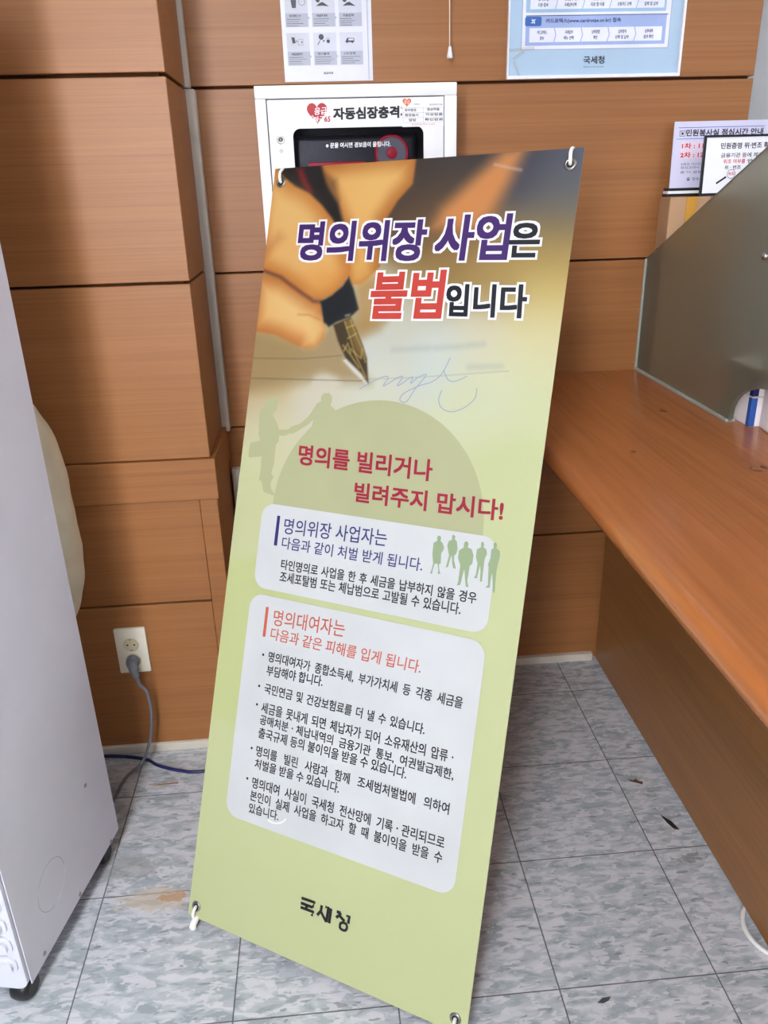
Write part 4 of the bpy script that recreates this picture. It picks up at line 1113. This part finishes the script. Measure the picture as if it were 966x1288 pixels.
# ================================================================== WHITE WHEELED CABINET
ang = math.atan2(-.195, .981)
RR = Vector(B(-2.97, -1.53, 0)); dd = Vector((-.195, -.981, 0)); ll = Vector((-.981, .195, 0))
Dp, Wd = 1.254 * T, 1.35 * T
cen = RR + dd * (Dp / 2) + ll * (Wd / 2)
ap = thing('wheeled_cabinet', cen, 'tall white metal floor unit on black casters at the left edge', 'appliance', ang)
AM = Matrix.Translation(cen) @ Matrix.Rotation(ang, 4, 'Z')
M_APP = plain((212, 210, 223), .38, .45, 0, .012)
M_APPF = plain((206, 207, 217), .34, .45, 0, .008)
hx, hy = Wd / 2, Dp / 2
zb0, zt0 = .175 * T, 5.95 * T
b = MB(); b.box((-hx, -hy + .004, zb0 + .004), (hx - .002, hy, zt0), M_APP, .003, 2, AM); b.build('body', ap, 40)
AF = Frame(AM @ Vector((hx - .002, 0, 0)), AM.to_3x3() @ Vector((0, 1, 0)), (0, 0, 1))
b = MB()
b.prism(rect(-hy, zb0, hy, zt0 - .01), AF, 0, .002, M_APP)
b.build('side_panel', ap)
M_LINE = plain((150, 148, 158), .4)
b = MB()
AP_PTS = [(-0.0740,0.1737),(-0.0535,0.2197),(-0.0934,0.1222),(-0.0182,0.1596),(-0.1143,0.2020),(-0.1412,0.0694),(0.0022,0.0619),(0.1509,0.0556),(0.1001,0.2614)]
kc, kr = AP_PTS[0], abs(AP_PTS[1][1] - AP_PTS[2][1]) / 2
circ = [(kc[0] + kr * math.cos(a), kc[1] + kr * math.sin(a)) for a in np.linspace(0, 2 * math.pi, 49)]
AF2 = Frame(AF.at(0, 0, .002), AF.ex, AF.ey)
b.ink_stroke(circ[:20], AF2, .0011, M_LINE, 1); b.ink_stroke(circ[21:36], AF2, .0011, M_LINE, 1); b.ink_stroke(circ[37:48], AF2, .0013, plain((240, 240, 248), .4), 1)
b.build('knockout', ap)
for p in AP_PTS[5:]:
    b = MB(); b.lathe([(0, 0), (.0046, 0), (.0046, .0008), (.003, .0022), (0, .0024)], plain((150, 146, 150), .35, .5, .6), 16, Matrix.Translation(AF2.at(p[0], p[1], 0)) @ AF2.n.to_track_quat('Z', 'Y').to_matrix().to_4x4())
    b.build('screw', ap, 40)
# moulded front
FF = Frame(AM @ Vector((0, -hy, 0)), AM.to_3x3() @ Vector((1, 0, 0)), (0, 0, 1))
b = MB()
b.prism(rrect(-hx, .15 * T, hx - .004, zt0, .022), FF, -.004, .007, M_APPF)
zz_ = .30
while zz_ < 1.5:
    b.prism(rrect(-hx + .02, zz_ * T, hx - .012, (zz_ + .135) * T, .016), FF, .007, .011, M_APPF)
    b.prism(rrect(-hx + .024, zz_ * T + .004, hx - .019, (zz_ + .135) * T - .009, .012), FF, .011, .017, M_APPF)
    zz_ += .16
b.prism(rrect(-hx + .05, 2.2 * T, hx - .05, 5.2 * T, .02), FF, .007, .011, M_APPF)
b.build('front_panel', ap, 30)
for sx in (-1, 1):
    for sy in (-1, 1):
        b = MB()
        c = AM @ Vector((sx * (hx - .03), sy * (hy - .045) + (-.03 if sy < 0 else 0), 0))
        cm = Matrix.Translation(c + Vector((0, 0, .026))) @ AM.to_3x3().to_4x4() @ Matrix.Rotation(math.pi / 2, 4, 'Y')
        b.lathe([(0, -.02), (.018, -.02), (.024, -.015), (.026, -.006), (.026, .006), (.024, .015), (.018, .02), (0, .02)], M_BLACK, 26, cm)
        b.box(c + Vector((-.012, -.012, .03)), c + Vector((.012, .012, zb0 + .006)), M_BLACK, .002)
        b.build('caster', ap, 40)

# cloth bag squeezed between the unit and the pier
def soft_bag():
    c = Vector(B(-3.5, -.93, 0))
    prof = [(0, .0), (.24, .0), (.25, .04), (.24, .6), (.24, 1.2), (.27, 1.6), (.36, 1.78), (.42, 2.05), (.445, 2.35), (.44, 2.65), (.415, 2.9), (.37, 3.12), (.30, 3.28), (.2, 3.38), (.1, 3.42), (0, 3.43)]
    V = []; F = []; n = 48
    zz = np.linspace(0, 1, 70)
    pr = np.array(prof); tt = np.linspace(0, 1, len(prof))
    for z in zz:
        r = np.interp(z, tt, pr[:, 0]); h = np.interp(z, tt, pr[:, 1])
        for k_ in range(n):
            a = 2 * math.pi * k_ / n
            w = 1 + (.018 * math.sin(3 * a + h * 4) + .012 * math.sin(7 * a - h * 9) + .01 * math.sin(h * 23 + 2 * a)) * min(1, r * 4)
            V.append((c.x + r * w * math.cos(a) * T, c.y + r * w * math.sin(a) * T * .92, h * T))
    for i in range(len(zz) - 1):
        for k_ in range(n): F.append((i * n + k_, i * n + (k_ + 1) % n, (i + 1) * n + (k_ + 1) % n, (i + 1) * n + k_))
    b = MB(); b.add(V, F, plain((216, 208, 184), .6, .3, 0, .05))
    t = thing('cloth_bag', (c.x, c.y, 0), 'bulging cream bag squeezed between the white unit and the wooden pier', 'bag')
    b.build('bag_body', t, 60)
soft_bag()

# ================================================================== SCRAPS ON THE FLOOR
def scrap(name, pts, h, mat, label):
    F0 = Frame((0, 0, 0), (1, 0, 0), (0, 1, 0))
    b = MB(); b.prism(pts, F0, .0002, h, mat)
    tag(b.build(name), label, 'scrap', None)
def around(p, shape): return [(p[0] + a, p[1] + c) for a, c in shape]
z0_ = [(0.3809,-0.5356,0.0000),(0.3501,-0.3922,0.0000),(0.0762,-0.9443,0.0000),(-0.8363,-0.2690,0.0000)]
scrap('dark_scrap', [(z0_[0][0] - .016, z0_[0][1] + .026), (z0_[0][0] + .001, z0_[0][1] + .004), (z0_[0][0] + .008, z0_[0][1] - .022), (z0_[0][0] - .003, z0_[0][1] - .018), (z0_[0][0] - .011, z0_[0][1] + .002)], .0015, plain((36, 32, 30), .6), 'thin black wedge-shaped scrap on the tiles near the counter front')
scrap('brown_scrap', around(z0_[1], [(-.016, .008), (-.006, .004), (.002, .009), (.006, .001), (.016, -.004), (.012, -.012), (.002, -.006), (-.006, -.002), (-.013, .002)]), .0015, plain((92, 70, 50), .7), 'small ragged brown scrap on the tiles, beyond the black one')
scrap('grey_fleck', around(z0_[2], [(-.014, -.004), (-.002, .004), (.014, .005), (.008, -.002), (-.004, -.006)]), .0012, plain((74, 74, 78), .7), 'grey fleck on the tile nearest the banner foot')
scrap('wood_splinter', around(z0_[3], [(-.028, -.001), (.0, .0005), (.028, .001), (.028, .0045), (-.02, .003)]), .0016, plain((150, 104, 66), .7), 'thin brown splinter on the tiles below the wall socket')
